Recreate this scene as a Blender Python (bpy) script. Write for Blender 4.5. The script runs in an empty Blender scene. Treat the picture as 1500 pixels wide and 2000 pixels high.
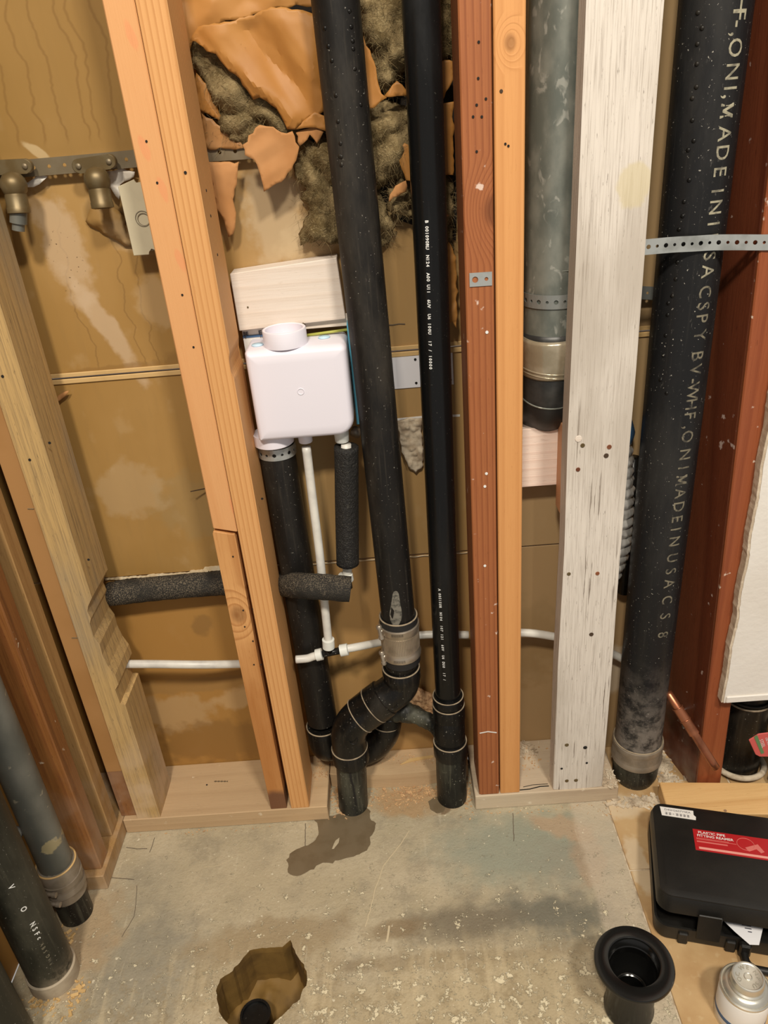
import bpy, bmesh, math, random
from mathutils import Vector, Matrix, noise
from mathutils.geometry import delaunay_2d_cdt
random.seed(7)
S = bpy.context.scene
COL = S.collection
PI = math.pi

# ------------------------------------------------------------------ camera
F_PX = 1500.0
PSI = math.radians(1.4)
TH = math.atan(1500 / 2801.0)
NX, NY = 0.0882, 0.9961
CAM = Vector((0, 0, 1.27))
FH = Vector((-math.sin(PSI), math.cos(PSI), 0))
RR = Vector((math.cos(PSI), math.sin(PSI), 0))
ZZ = Vector((0, 0, 1))
UU = ZZ * math.cos(TH) + FH * math.sin(TH)
FF = FH * math.cos(TH) - ZZ * math.sin(TH)
cam_d = bpy.data.cameras.new('camera')
cam = bpy.data.objects.new('camera', cam_d)
COL.objects.link(cam)
S.camera = cam
cr = RR * NY - UU * -NX * -1      # image right axis = R*ny + D*nx, D = -U
cr = RR * NY - UU * NX
cu = UU * NY + RR * NX
cr.normalize(); cu.normalize()
m = Matrix((cr, cu, -FF)).transposed().to_4x4()
m.translation = CAM
cam.matrix_world = m
cam_d.sensor_fit = 'VERTICAL'
cam_d.sensor_height = 24.0
cam_d.lens = 24.0 * F_PX / 2000.0
cam_d.clip_start = 0.02

# ------------------------------------------------------------------ light
W = bpy.data.worlds.new('room_light'); S.world = W
W.use_nodes = True
W.node_tree.nodes['Background'].inputs[0].default_value = (1.0, 0.955, 0.91, 1)
W.node_tree.nodes['Background'].inputs[1].default_value = 0.36


def area(name, loc, target, sx, sy, power, col):
    d = bpy.data.lights.new(name, 'AREA'); d.shape = 'RECTANGLE'; d.size = sx; d.size_y = sy
    d.energy = power; d.color = col
    o = bpy.data.objects.new(name, d); COL.objects.link(o); o.location = loc
    o.rotation_euler = (Vector(target) - Vector(loc)).to_track_quat('-Z', 'Y').to_euler()
    return o


area('ceiling_lamp', (-0.32, -1.0, 3.2), (-0.1, 1.1, 0.5), 0.30, 0.24, 68, (1.0, 0.90, 0.76))
area('ceiling_lamp', (0.75, -0.95, 3.2), (0.3, 1.1, 0.5), 0.32, 0.24, 58, (1.0, 0.92, 0.80))
S.view_settings.view_transform = 'Standard'
S.view_settings.look = 'None'
S.view_settings.gamma = 1.0
S.view_settings.exposure = 0.0
S.view_settings.use_curve_mapping = False


# ------------------------------------------------------------------ pixel -> place
def ray(px, py):
    dx = px - 750; dy = py - 1000
    d = dx * NX + dy * NY; r = dx * NY - dy * NX
    return FF * F_PX + RR * r - UU * d


def PY(px, py, Y):
    v = ray(px, py); return CAM + v * ((Y - CAM.y) / v.y)


def PZ(px, py, z=0.0):
    v = ray(px, py); return CAM + v * ((z - CAM.z) / v.z)


# ------------------------------------------------------------------ node helper
class Mat:
    def __init__(s, name, rough=0.6, spec=0.5, metal=0.0):
        s.m = bpy.data.materials.new(name); s.m.use_nodes = True
        s.t = s.m.node_tree; s.n = s.t.nodes; s.l = s.t.links
        s.b = s.n['Principled BSDF']
        s.b.inputs['Roughness'].default_value = rough
        s.b.inputs['Specular IOR Level'].default_value = spec
        s.b.inputs['Metallic'].default_value = metal
        s.geo = s.n.new('ShaderNodeNewGeometry')
        s.pos = s.geo.outputs['Position']
        s.sep = None

    def set(s, inp, v):
        if isinstance(v, bpy.types.NodeSocket): s.l.new(v, inp)
        elif isinstance(v, (tuple, list)) and len(v) == 3 and inp.type == 'RGBA': inp.default_value = (*v, 1)
        else: inp.default_value = v

    def xyz(s):
        if not s.sep:
            q = s.n.new('ShaderNodeSeparateXYZ'); s.l.new(s.pos, q.inputs[0]); s.sep = q
        return s.sep.outputs

    def math(s, op, a, b=0.0, c=0.0, clamp=False):
        q = s.n.new('ShaderNodeMath'); q.operation = op; q.use_clamp = clamp
        s.set(q.inputs[0], a); s.set(q.inputs[1], b); s.set(q.inputs[2], c)
        return q.outputs[0]

    def map(s, sc=(1, 1, 1), off=(0, 0, 0), src=None):
        q = s.n.new('ShaderNodeMapping'); s.l.new(src or s.pos, q.inputs[0])
        q.inputs[3].default_value = sc; q.inputs[1].default_value = off
        return q.outputs[0]

    def noise(s, sc=5, detail=3, scale3=(1, 1, 1), off=(0, 0, 0), rough=0.5, dist=0.0):
        q = s.n.new('ShaderNodeTexNoise'); s.l.new(s.map(scale3, off), q.inputs['Vector'])
        q.inputs['Scale'].default_value = sc; q.inputs['Detail'].default_value = detail
        q.inputs['Roughness'].default_value = rough; q.inputs['Distortion'].default_value = dist
        return q.outputs[0]

    def vor(s, sc=20, scale3=(1, 1, 1), feature='F1', off=(0, 0, 0)):
        q = s.n.new('ShaderNodeTexVoronoi'); q.feature = feature
        s.l.new(s.map(scale3, off), q.inputs['Vector']); q.inputs['Scale'].default_value = sc
        return q.outputs[0]

    def ramp(s, f, *stops):
        q = s.n.new('ShaderNodeValToRGB'); s.l.new(f, q.inputs[0])
        e = q.color_ramp.elements
        while len(e) < len(stops): e.new(0.5)
        for k, (p, c) in enumerate(stops):
            e[k].position = p
            e[k].color = (c, c, c, 1) if not isinstance(c, (tuple, list)) else (*c, 1)
        return q.outputs[0]

    def step(s, f, a, b):
        q = s.n.new('ShaderNodeMapRange'); s.set(q.inputs[0], f)
        q.inputs[1].default_value = a; q.inputs[2].default_value = b; q.clamp = True
        q.interpolation_type = 'SMOOTHSTEP' if b > a else 'LINEAR'
        return q.outputs[0]

    def mix(s, f, a, b, mode='MIX'):
        q = s.n.new('ShaderNodeMix'); q.data_type = 'RGBA'; q.blend_type = mode
        s.set(q.inputs[0], f); s.set(q.inputs[6], a); s.set(q.inputs[7], b)
        return q.outputs[2]

    def blob(s, cx, cz, rx, rz, rot=0.0, ns=32, amp=0.8, soft=0.25, floor=False):
        """mask (1 inside) of an irregular patch round (cx, cz) in the wall plane (or x, y on the floor)"""
        o = s.xyz(); X = o[0]; Zc = o[1] if floor else o[2]
        dx = s.math('SUBTRACT', X, cx); dz = s.math('SUBTRACT', Zc, cz)
        c, sn = math.cos(rot), math.sin(rot)
        u = s.math('ADD', s.math('MULTIPLY', dx, c / rx), s.math('MULTIPLY', dz, sn / rx))
        v = s.math('ADD', s.math('MULTIPLY', dx, -sn / rz), s.math('MULTIPLY', dz, c / rz))
        d = s.math('SQRT', s.math('ADD', s.math('MULTIPLY', u, u), s.math('MULTIPLY', v, v)))
        nz = s.noise(ns, 5, off=(cx * 7, 0, cz * 5))
        d = s.math('ADD', d, s.math('MULTIPLY', s.math('SUBTRACT', nz, 0.5), amp * 2))
        return s.math('SUBTRACT', 1.0, s.step(d, 1 - soft, 1 + soft))

    def out(s, col=None, bump=None, bs=0.3, bd=0.001, rough=None):
        if col is not None: s.set(s.b.inputs['Base Color'], col)
        if rough is not None: s.set(s.b.inputs['Roughness'], rough)
        if bump is not None:
            q = s.n.new('ShaderNodeBump'); q.inputs['Strength'].default_value = bs
            q.inputs['Distance'].default_value = bd
            s.l.new(bump, q.inputs['Height']); s.l.new(q.outputs[0], s.b.inputs['Normal'])
        return s.m


def wood(name, light, dark, freq=160, contrast=0.5, seed=0, axis='Z', blotch=None, bamt=0.4, knots=(), rough=0.6,
         dist=1.0, fib=0.25, specks=None, extra=None, dirt=None):
    M = Mat(name, rough, 0.35)
    st = {'Z': (1, 1, 0.06), 'X': (0.06, 1, 1), 'Y': (1, .06, 1)}[axis]
    o = M.xyz()
    a, b = {'Z': (0, 1), 'X': (2, 1), 'Y': (0, 2)}[axis]
    ph = M.math('ADD', o[a], M.math('MULTIPLY', o[b], 0.8))
    n1 = M.noise(9, 3, st, (seed * 3.1, seed, seed * 1.7))
    ph = M.math('ADD', M.math('MULTIPLY', ph, freq), M.math('MULTIPLY', n1, dist * 9))
    km = None
    for (kx, kz, kr, ka) in knots:
        dx = M.math('SUBTRACT', o[0 if axis == 'Z' else 2], kx); dz = M.math('SUBTRACT', o[2 if axis == 'Z' else 0], kz)
        d = M.math('SQRT', M.math('ADD', M.math('MULTIPLY', dx, dx), M.math('MULTIPLY', M.math('MULTIPLY', dz, dz), 0.55)))
        e = M.math('SUBTRACT', 1.0, M.step(d, 0.0, kr * 3.5))
        ph = M.math('ADD', ph, M.math('MULTIPLY', e, ka))
        k = M.math('SUBTRACT', 1.0, M.step(d, kr * 0.5, kr * 1.3))
        km = k if km is None else M.math('MAXIMUM', km, k)
    fr = M.math('FRACT', M.math('MULTIPLY', ph, 0.159))
    ring = M.ramp(fr, (0.0, 0.0), (0.55, 0.25), (0.85, 1.0), (1.0, 0.0))
    f2 = M.noise(100, 6, {'Z': (5, 5, .12), 'X': (.12, 5, 5), 'Y': (5, .12, 5)}[axis], (seed, seed, seed), rough=.65)
    pit = M.noise(120, 4, {'Z': (3, 3, .35), 'X': (.35, 3, 3), 'Y': (3, .35, 3)}[axis], (seed, 3, seed), rough=.7)
    col = M.mix(M.math('MULTIPLY', ring, contrast), light, dark)
    col = M.mix(M.math('MULTIPLY', M.step(f2, 0.45, 0.7), fib), col, dark)
    col = M.mix(M.math('MULTIPLY', M.step(pit, .62, .70), fib * 1.3, 0, True), col, tuple(q * .7 for q in dark))
    if name == 'whitewashed_wood':
        ck = M.noise(30, 5, (5, 5, .18), (seed, 7, seed), rough=.6); cm = M.noise(9, 3, (1, 1, .5), (5, 7, seed))
        col = M.mix(M.math('MULTIPLY', M.math('MULTIPLY', M.step(ck, .60, .64), M.step(cm, .45, .6)), .8), col, (.16, .12, .09))
    if blotch:
        n3 = M.noise(7, 4, (1, 1, .35) if axis == 'Z' else (.35, 1, 1), (seed * 5, 0, seed))
        col = M.mix(M.math('MULTIPLY', M.step(n3, 0.45, 0.68), bamt), col, blotch)
    if km is not None:
        col = M.mix(M.math('MULTIPLY', km, 0.55), col, tuple(c * 0.45 for c in dark))
    if specks:
        v = M.noise(55, 3, off=(seed, 3, seed)); v2 = M.noise(6, 2, off=(seed, 9, 2))
        col = M.mix(M.math('MULTIPLY', M.step(M.math('ADD', v, M.math('MULTIPLY', v2, .25)), 0.82, 0.88), .8), col, specks)
    if extra: col = extra(M, col)
    if dirt:   # pale dust near the foot of the stud
        dz = M.math('SUBTRACT', 1.0, M.step(o[2], 0.03, dirt[1]))
        nn = M.noise(14, 5, off=(seed, 0, 4))
        col = M.mix(M.math('MULTIPLY', dz, M.step(nn, .35, .65)), col, dirt[0])
    h = M.math('ADD', M.math('MULTIPLY', ring, 0.5), M.math('MULTIPLY', f2, 0.8))
    return M.out(col, h, 0.35, 0.0012)


# stud woods
def fir_pink(M, c):
    for z, x in ((1.19, -.275), (1.24, -.288), (1.10, -.27), (.72, -.262), (1.36, -.276)):
        c = M.mix(M.math('MULTIPLY', M.blob(x, z, .005, .016, 0.2, 40, .6), .22), c, (.78, .17, .09))
    return c


m_fir_pale = wood('smooth_fir', (.68, .35, .145), (.57, .25, .085), 90, .3, 1, fib=.15, extra=fir_pink)
m_fir_ring = wood('ringed_fir', (.69, .365, .14), (.44, .175, .045), 820, .55, 2, dist=.25, fib=.15)
m_fir_knot = wood('knotty_fir', (.70, .37, .14), (.36, .13, .03), 130, .6, 3, knots=((-.290, .515, .014, -22),), fib=.35,
                  blotch=(.38, .14, .03), bamt=.75,
                  extra=lambda M, c: M.mix(M.math('MULTIPLY', M.blob(-.285, .05, .05, .035, 0, 30, .3), .8), c, (.10, .045, .03)))
m_fir_right = wood('orange_fir', (.67, .325, .115), (.46, .18, .05), 260, .35, 4, dist=.6, knots=((.1745, 1.318, .0075, 24),), fib=.2)
m_redwood = wood('red_brown_fir', (.36, .125, .043), (.19, .05, .016), 700, .6, 5, dist=.5, fib=.35,
                 knots=((.155, 1.13, .016, 34),), specks=(.75, .6, .5))
m_weather = wood('whitewashed_wood', (.70, .64, .565), (.36, .31, .26), 760, .10, 6, dist=.8, fib=.75, blotch=(.44, .385, .32),
                 bamt=.75, rough=.8,
                 extra=lambda M, c: M.mix(M.math('MULTIPLY', M.blob(.336, 1.148, .024, .032, 0, 45, .6, .15), .6), c, (.60, .51, .30)))
m_pine = wood('weathered_pine', (.55, .36, .145), (.22, .15, .075), 420, .35, 7, dist=1.0, fib=.75, blotch=(.30, .245, .17),
              bamt=.85, rough=.75, dirt=((.58, .42, .26), .35))
m_stain = wood('dark_stained_wood', (.26, .105, .03), (.11, .035, .012), 260, .6, 8, dist=1, fib=.6, blotch=(.36, .17, .05),
               bamt=.7, specks=(.7, .6, .45), rough=.38, dirt=((.33, .20, .12), .35))
m_stain2 = wood('tan_stained_wood', (.40, .235, .09), (.22, .11, .035), 200, .35, 9, fib=.5, rough=.5, dirt=((.45, .32, .2), .3))
m_red_stud = wood('mahogany_wood_shaded', (.155, .042, .018), (.075, .016, .008), 170, .6, 10, dist=.5, fib=.5, rough=.3,
                  specks=(.55, .42, .36), dirt=((.24, .16, .12), .22))  # side face of the red stud: shade put into a darker colour
m_red_front = wood('mahogany_wood_lit', (.30, .085, .032), (.18, .04, .015), 240, .5, 11, dist=.7, fib=.4, rough=.35,
                   specks=(.75, .62, .5))  # front edge of the same stud: lit tone put into the colour
m_plate = wood('dusty_plate_wood', (.50, .35, .20), (.36, .23, .12), 180, .25, 12, axis='X', fib=.3, blotch=(.62, .44, .25),
               bamt=.8, rough=.85, specks=(.68, .56, .40))
m_plate_r = wood('dusty_grey_plate', (.50, .40, .28), (.30, .20, .14), 200, .3, 13, axis='X', fib=.4, blotch=(.60, .50, .36),
                 bamt=.7, rough=.85, specks=(.7, .62, .48))
m_block_w = wood('whitewashed_block', (.74, .655, .57), (.58, .45, .34), 300, .25, 14, axis='X', fib=.3, dist=1.6, rough=.75)
m_block_p = wood('pale_pink_block', (.86, .72, .62), (.70, .48, .38), 420, .3, 15, axis='X', fib=.3, dist=.4, rough=.75)
m_board_floor = wood('yellow_pine', (.72, .46, .20), (.52, .27, .09), 170, .45, 16, axis='X', fib=.3, knots=())


def plain(name, col, rough=.5, metal=0, spec=.5, n=None, nc=None, na=.4, bump=0, bsc=120, r2=None):
    M = Mat(name, rough, spec, metal)
    c = col
    if n:
        f = M.noise(n, 4)
        c = M.mix(M.math('MULTIPLY', M.step(f, .42, .66), na), col, nc or tuple(x * .5 for x in col))
    return M.out(c, M.noise(bsc, 4) if bump else None, bump, .001)


def dusty_black(name, base, dust, rough=.35, amt=.5, scr=.5, low=None, nsc=6):
    """black plastic pipe: scuffs, plaster specks and dust"""
    M = Mat(name, rough, .28)
    d = M.noise(nsc, 6, (1.6, 1.6, .5), rough=.65)
    vs_ = M.noise(60, 4, (3, 3, .12))
    c = M.mix(M.math('MULTIPLY', M.step(d, .46, .72), amt), base, dust)
    c = M.mix(M.math('MULTIPLY', M.step(vs_, .56, .7), amt * .5), c, dust)
    s1 = M.noise(110, 5, (1.8, 1.8, .7), rough=.75)
    c = M.mix(M.math('MULTIPLY', M.step(s1, .62, .69), scr), c, tuple(min(1, x * 2.6) for x in dust))
    s2 = M.noise(260, 3)
    c = M.mix(M.math('MULTIPLY', M.step(s2, .69, .73), scr), c, (.5, .47, .40))
    if low:
        o = M.xyz()
        k = M.math('SUBTRACT', 1.0, M.step(M.math('ADD', o[2], M.math('MULTIPLY', d, .12)), low[0], low[1]))
        c = M.mix(M.math('MULTIPLY', k, M.math('MULTIPLY', M.step(M.noise(34, 7, rough=.72), .36, .6), low[3])), c, low[2])
    r = M.math('ADD', rough, M.math('MULTIPLY', M.step(d, .45, .7), .25))
    return M.out(c, M.math('ADD', d, M.math('MULTIPLY', s1, .3)), .25, .001, r)


m_abs_old = dusty_black('scuffed_black_plastic', (.010, .009, .008), (.050, .042, .032), .42, .7, .35)
m_abs_new = dusty_black('glossy_black_plastic', (.006, .006, .006), (.014, .014, .014), .24, .5, .06)
m_abs_big = dusty_black('speckled_black_plastic', (.011, .011, .0115), (.032, .030, .027), .4, .6, .7,
                        low=(.13, .42, (.30, .26, .22), .75))
m_abs_fit = dusty_black('black_fitting_plastic', (.0065, .006, .0055), (.040, .032, .022), .28, .6, .4)
m_abs_dirty = dusty_black('dirty_black_plastic', (.010, .010, .009), (.10, .098, .07), .38, .85, .8)
m_abs_left = dusty_black('dusty_grey_black_plastic', (.018, .018, .013), (.07, .065, .045), .4, .8, .5,
                         low=(.04, .14, (.46, .38, .27), .95))
m_dust_ring = plain('dusty_rim', (.34, .27, .18), .8, n=60, nc=(.16, .12, .08), na=.7)
m_rubber = plain('black_rubber', (.012, .012, .012), .6)
Mg = Mat('galvanised_steel', .45, .5, .35)
g1 = Mg.vor(28, (1, 1, .5)); g2 = Mg.noise(34, 5, (1, 1, .6)); g3 = Mg.noise(62, 4, (1, 1, .6), (3, 1, 2), dist=.6)
gc = Mg.mix(Mg.step(g2, .35, .7), (.13, .145, .125), (.235, .245, .21))
gc = Mg.mix(Mg.math('MULTIPLY', Mg.step(g3, .60, .68), .6), gc, (.42, .42, .37))
m_galv = Mg.out(gc, g2, .2, .001)
Mg = Mat('old_galvanised_pipe', .5, .5, .25)
g2 = Mg.noise(16, 5, (1, 1, .6)); g3 = Mg.noise(60, 4, off=(2, 2, 2))
gc = Mg.mix(Mg.step(g2, .35, .7), (.11, .115, .10), (.19, .19, .165))
gc = Mg.mix(Mg.math('MULTIPLY', Mg.step(g3, .64, .7), .7), gc, (.42, .38, .28))
gc = Mg.mix(Mg.math('MULTIPLY', Mg.blob(-.633, .205, .012, .012, 0, 90, .9, .15), .6), gc, (.55, .46, .24))
m_galv_old = Mg.out(gc, g2, .3, .001)
m_strap = plain('zinc_strap', (.50, .52, .50), .4, .6, n=35, nc=(.30, .31, .29), na=.7)
m_strap_old = plain('tarnished_strap', (.21, .165, .10), .5, .5, n=30, nc=(.26, .22, .15), na=.5)
m_steel = plain('stainless_band', (.52, .45, .36), .38, .8, n=40, nc=(.3, .25, .19), na=.6)
m_steel_d = plain('dusty_stainless_band', (.34, .29, .23), .5, .5, n=40, nc=(.22, .18, .13), na=.6)
m_groove = plain('band_slot', (.06, .05, .04), .6)
m_brass = plain('tarnished_brass', (.15, .105, .045), .45, .5, n=40, nc=(.20, .16, .09), na=.6)
m_copper = plain('aged_copper', (.42, .16, .08), .32, .75, n=30, nc=(.20, .07, .035), na=.7)
m_pex = Mat('translucent_white_tube', .35, .5)
m_pex.b.inputs['Subsurface Weight'].default_value = .2
m_pex.b.inputs['Subsurface Radius'].default_value = (.01, .01, .01)
m_pex = m_pex.out(m_pex.mix(m_pex.step(m_pex.noise(30, 4), .4, .7), (.70, .68, .62), (.56, .54, .50)))
m_pex_ring = plain('white_plastic_collar', (.72, .73, .68), .4)
m_white = plain('white_moulded_plastic', (.76, .73, .80), .34)
m_white_b = plain('light_blue_plug', (.50, .70, .85), .4)
Mf = Mat('black_foam', .62, .4)
fn = Mf.noise(420, 3); fs = Mf.noise(120, 4)
m_foam = Mf.out(Mf.mix(Mf.step(fn, .55, .72), (.014, .013, .012), (.06, .055, .045)), Mf.math('ADD', fn, fs), 1.0, .0025)
Mf = Mat('dusty_black_foam', .8, .3)
fn = Mf.noise(520, 3)
tp = Mf.math('MULTIPLY', Mf.step(fn, .45, .65), Mf.step(Mf.noise(20, 3), .3, .6))
m_foam_d = Mf.out(Mf.mix(tp, (.022, .020, .017), (.16, .13, .09)), fn, .9, .002)
m_foil = plain('silver_foil', (.66, .64, .60), .25, .5, n=40, nc=(.35, .33, .30), na=.6, bump=.6, bsc=60)
m_tape = plain('clear_duct_tape', (.33, .28, .19), .22, .4, n=25, nc=(.52, .46, .34), na=.7, bump=.8, bsc=40)
m_blue = plain('blue_plastic', (.03, .085, .17), .45)
m_cyan = plain('cyan_plastic', (.10, .42, .60), .4)
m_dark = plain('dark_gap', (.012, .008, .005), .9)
m_hole = plain('dark_hole', (.01, .008, .006), .9)
m_white_plate = plain('white_nail_plate', (.78, .77, .80), .4)
m_label = plain('white_label', (.80, .78, .74), .5)
m_ink = plain('printed_ink', (.05, .05, .07), .5)
m_blue_ink = plain('dark_blue_stripe', (.05, .12, .25), .5)
m_green_tape = plain('yellow_green_strap', (.42, .42, .08), .5)
m_cover = plain('beige_metal_cover', (.55, .49, .34), .45, n=40, nc=(.48, .42, .29), na=.4)
m_print = plain('worn_cream_print', (.36, .33, .23), .7, n=90, nc=(.10, .09, .07), na=.85)
m_print_f = plain('faded_cream_print', (.20, .175, .12), .7, n=110, nc=(.05, .045, .035), na=.95)
m_print_w = plain('white_print', (.75, .75, .72), .6)
m_case = plain('matt_black_plastic', (.0095, .009, .008), .45, spec=.35, n=14, nc=(.017, .0155, .013), na=.6, bump=.15, bsc=500)
m_drain = plain('polished_black_plastic', (.006, .006, .0055), .16, spec=.5)
m_red = plain('red_sticker', (.42, .012, .016), .35)
m_red2 = plain('pale_red_print', (.62, .16, .14), .4)
m_green = plain('green_stripe', (.12, .24, .10), .5)
m_paperw = plain('white_paper', (.74, .74, .76), .7)
m_crust = plain('plaster_crust', (.60, .51, .38), .95, n=45, nc=(.30, .22, .14), na=.8, bump=.8, bsc=80)
m_torn = plain('torn_paper_edge', (.74, .58, .36), .9, n=60, nc=(.85, .78, .62), na=.6)
m_chip = plain('wood_chips', (.60, .38, .19), .9, n=80, nc=(.30, .16, .08), na=.7)
m_sawdust = plain('sawdust', (.62, .38, .20), .95, n=160, nc=(.26, .13, .06), na=.8, bump=1, bsc=300)
m_canm = plain('tin_can', (.72, .70, .62), .3, .8, n=30, nc=(.5, .47, .38), na=.4)
m_nail = plain('dark_nail_brown', (.06, .035, .018), .9)  # dark brown of nails and screw holes

# kraft paper
Mk = Mat('kraft_paper', .5, .3)
kn = Mk.noise(9, 4); kf = Mk.noise(40, 5)
kc = Mk.mix(Mk.step(kn, .35, .7), (.36, .155, .034), (.45, .215, .058))
kc = Mk.mix(Mk.math('MULTIPLY', Mk.step(kf, .6, .75), .25), kc, (.36, .17, .045))
m_kraft = Mk.out(kc, kf, .15, .001)
Mk = Mat('pale_kraft_paper', .7, .2)
m_kraft_p = Mk.out(Mk.mix(Mk.step(Mk.noise(14, 5), .35, .7), (.41, .19, .066), (.48, .24, .095)), Mk.noise(60, 3), .1, .001)
# mineral wool
Mw = Mat('mineral_wool', .95, .1)
wn = Mw.noise(20, 6, rough=.6); wf = Mw.noise(110, 5, (1, 1, 1.6), dist=2.5)
wc = Mw.mix(Mw.step(wn, .35, .68), (.105, .072, .030), (.27, .20, .10))
wc = Mw.mix(Mw.math('MULTIPLY', Mw.step(wf, .5, .72), .5), wc, (.40, .32, .17))
m_wool = Mw.out(wc, Mw.math('ADD', wn, Mw.math('MULTIPLY', wf, .6)), .8, .004)

# drywall paper on the back wall: water runs, scraped and torn patches, painted shadows
Md = Mat('brown_drywall_paper', .6, .3)
o = Md.xyz()
n1 = Md.noise(4, 4, (1, 1, .6)); n2 = Md.noise(90, 3, (1, 1, .15)); n3 = Md.noise(22, 5, (1, 1, .8), (4, 0, 1))
c = Md.mix(Md.step(n1, .35, .68), (.345, .195, .055), (.42, .25, .085))
c = Md.mix(Md.math('MULTIPLY', Md.step(n2, .5, .7), .15), c, (.28, .17, .06))
c = Md.mix(Md.math('MULTIPLY', Md.step(n3, .58, .72), .14), c, (.60, .45, .26))
lowk = Md.math('SUBTRACT', 1.0, Md.step(o[2], .515, .53))
c = Md.mix(Md.math('MULTIPLY', lowk, .75), c, (.38, .19, .045))
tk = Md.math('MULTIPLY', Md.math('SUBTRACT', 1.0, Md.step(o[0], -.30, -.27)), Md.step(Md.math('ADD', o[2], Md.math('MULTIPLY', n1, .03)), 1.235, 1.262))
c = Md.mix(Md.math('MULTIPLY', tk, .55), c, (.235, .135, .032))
rk = Md.step(o[0], .18, .22)
c = Md.mix(Md.math('MULTIPLY', rk, .7), c, (.40, .28, .15))
cen = Md.math('MULTIPLY', Md.step(o[0], -.24, -.2), Md.math('SUBTRACT', 1.0, Md.step(o[2], 1.15, 1.35)))
c = Md.mix(Md.math('MULTIPLY', cen, .3), c, (.42, .29, .15))
# vertical water runs in the upper left bay
mask_l = Md.math('MULTIPLY', Md.step(o[2], 1.245, 1.26), Md.math('SUBTRACT', 1.0, Md.step(o[0], -.30, -.28)))
wob = Md.math('MULTIPLY', Md.math('SUBTRACT', Md.noise(14, 4, (.3, 1, 1)), .5), .055)
for k, xx in enumerate((-.545, -.505, -.47, -.44, -.405, -.39, -.36)):
    d = Md.math('ABSOLUTE', Md.math('SUBTRACT', Md.math('ADD', o[0], wob), xx + .006))
    ln = Md.math('SUBTRACT', 1.0, Md.step(d, .0002, .0032))
    c = Md.mix(Md.math('MULTIPLY', Md.math('MULTIPLY', ln, mask_l), .42), c, (.17, .085, .02))
wob2 = Md.math('MULTIPLY', Md.math('SUBTRACT', Md.noise(18, 4, (.3, 1, 1), (9, 9, 9)), .5), .05)
mask_m = Md.math('MULTIPLY', Md.step(o[2], .915, .93), Md.math('SUBTRACT', 1.0, Md.step(o[2], 1.1, 1.18)))
for xx in (-.475, -.40, -.375):
    d = Md.math('ABSOLUTE', Md.math('SUBTRACT', Md.math('ADD', o[0], wob2), xx))
    ln = Md.math('SUBTRACT', 1.0, Md.step(d, .0004, .002))
    c = Md.mix(Md.math('MULTIPLY', Md.math('MULTIPLY', ln, mask_m), .5), c, (.21, .115, .035))
for (cx, cz, rx, rz, rot, amt, colr) in (
        (-.475, 1.11, .028, .085, 0.12, .6, (.56, .41, .26)),
        (-.44, .985, .016, .09, 0.42, .6, (.58, .43, .28)),
        (-.355, 1.02, .03, .04, .3, .35, (.55, .40, .23)),
        (-.37, 1.115, .035, .02, -.5, .45, (.55, .39, .22)),
        (-.48, 1.245, .02, .006, -.6, .5, (.66, .52, .30)),
        (-.15, 1.12, .045, .075, .1, .5, (.52, .42, .28)),
        (-.10, 1.09, .05, .03, .1, .5, (.55, .42, .25)),
        (-.36, .66, .075, .06, 0, .28, (.30, .235, .12)),  # grey shadow beside the stud, painted on the paper
        (-.47, .70, .06, .05, 0, .25, (.56, .44, .28)),
        (-.50, .18, .075, .05, 0, .55, (.48, .33, .17)),
        (-.42, .10, .14, .055, 0, .6, (.23, .12, .035)),
        (-.36, .21, .05, .025, .2, .5, (.55, .38, .2)),
        (-.44, .255, .16, .018, 0, .45, (.27, .16, .06)),  # horizontal shadow band painted on the paper
        (-.40, .40, .02, .022, 0, .35, (.12, .07, .03)),
        (-.47, .915, .12, .010, 0.05, .5, (.22, .12, .035)),
        (-.31, .93, .05, .02, 0.05, .5, (.22, .12, .035)),
        (.10, .26, .18, .08, 0, .4, (.27, .15, .05)),
        (-.09, .29, .07, .05, 0, .4, (.46, .28, .10)),
        (.24, .30, .05, .1, 0, .35, (.30, .20, .09)),
        (.40, .22, .04, .06, 0, .6, (.60, .52, .40))):
    c = Md.mix(Md.math('MULTIPLY', Md.blob(cx, cz, rx, rz, rot), amt), c, colr)
sp = Md.math('MULTIPLY', Md.step(Md.noise(230, 2), .68, .72), Md.blob(-.475, 1.09, .03, .04, 0))
c = Md.mix(sp, c, (.08, .045, .02))
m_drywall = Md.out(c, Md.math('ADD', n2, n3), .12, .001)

Mv = Mat('white_painted_drywall', .65, .3)
m_drywhite = Mv.out(Mv.mix(Mv.step(Mv.noise(5, 4), .3, .7), (.78, .74, .68), (.72, .67, .60)), Mv.noise(110, 4), .35, .002)
m_gyps = plain('gypsum_edge', (.50, .40, .29), .95, n=60, nc=(.72, .62, .48), na=.7, bump=.6, bsc=200)

# concrete slab
Mc = Mat('concrete_slab', .7, .35)
o = Mc.xyz()
n1 = Mc.noise(5, 6, rough=.6); n2 = Mc.noise(40, 6, rough=.65); n3 = Mc.noise(250, 3)
n4 = Mc.noise(15, 6, rough=.7, off=(7, 2, 0)); n5 = Mc.noise(170, 4, rough=.7, off=(1, 7, 0))
c = Mc.mix(Mc.step(n1, .33, .68), (.40, .34, .225), (.50, .43, .30))
c = Mc.mix(Mc.math('MULTIPLY', Mc.step(n4, .47, .66), .6), c, (.28, .24, .17))
c = Mc.mix(Mc.math('MULTIPLY', Mc.step(n2, .52, .66), .35), c, (.31, .26, .175))
c = Mc.mix(Mc.math('MULTIPLY', Mc.step(n5, .56, .68), .35), c, (.58, .51, .37))
c = Mc.mix(Mc.math('MULTIPLY', Mc.math('SUBTRACT', 1.0, Mc.step(n5, .30, .40)), .5), c, (.20, .16, .10))
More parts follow.
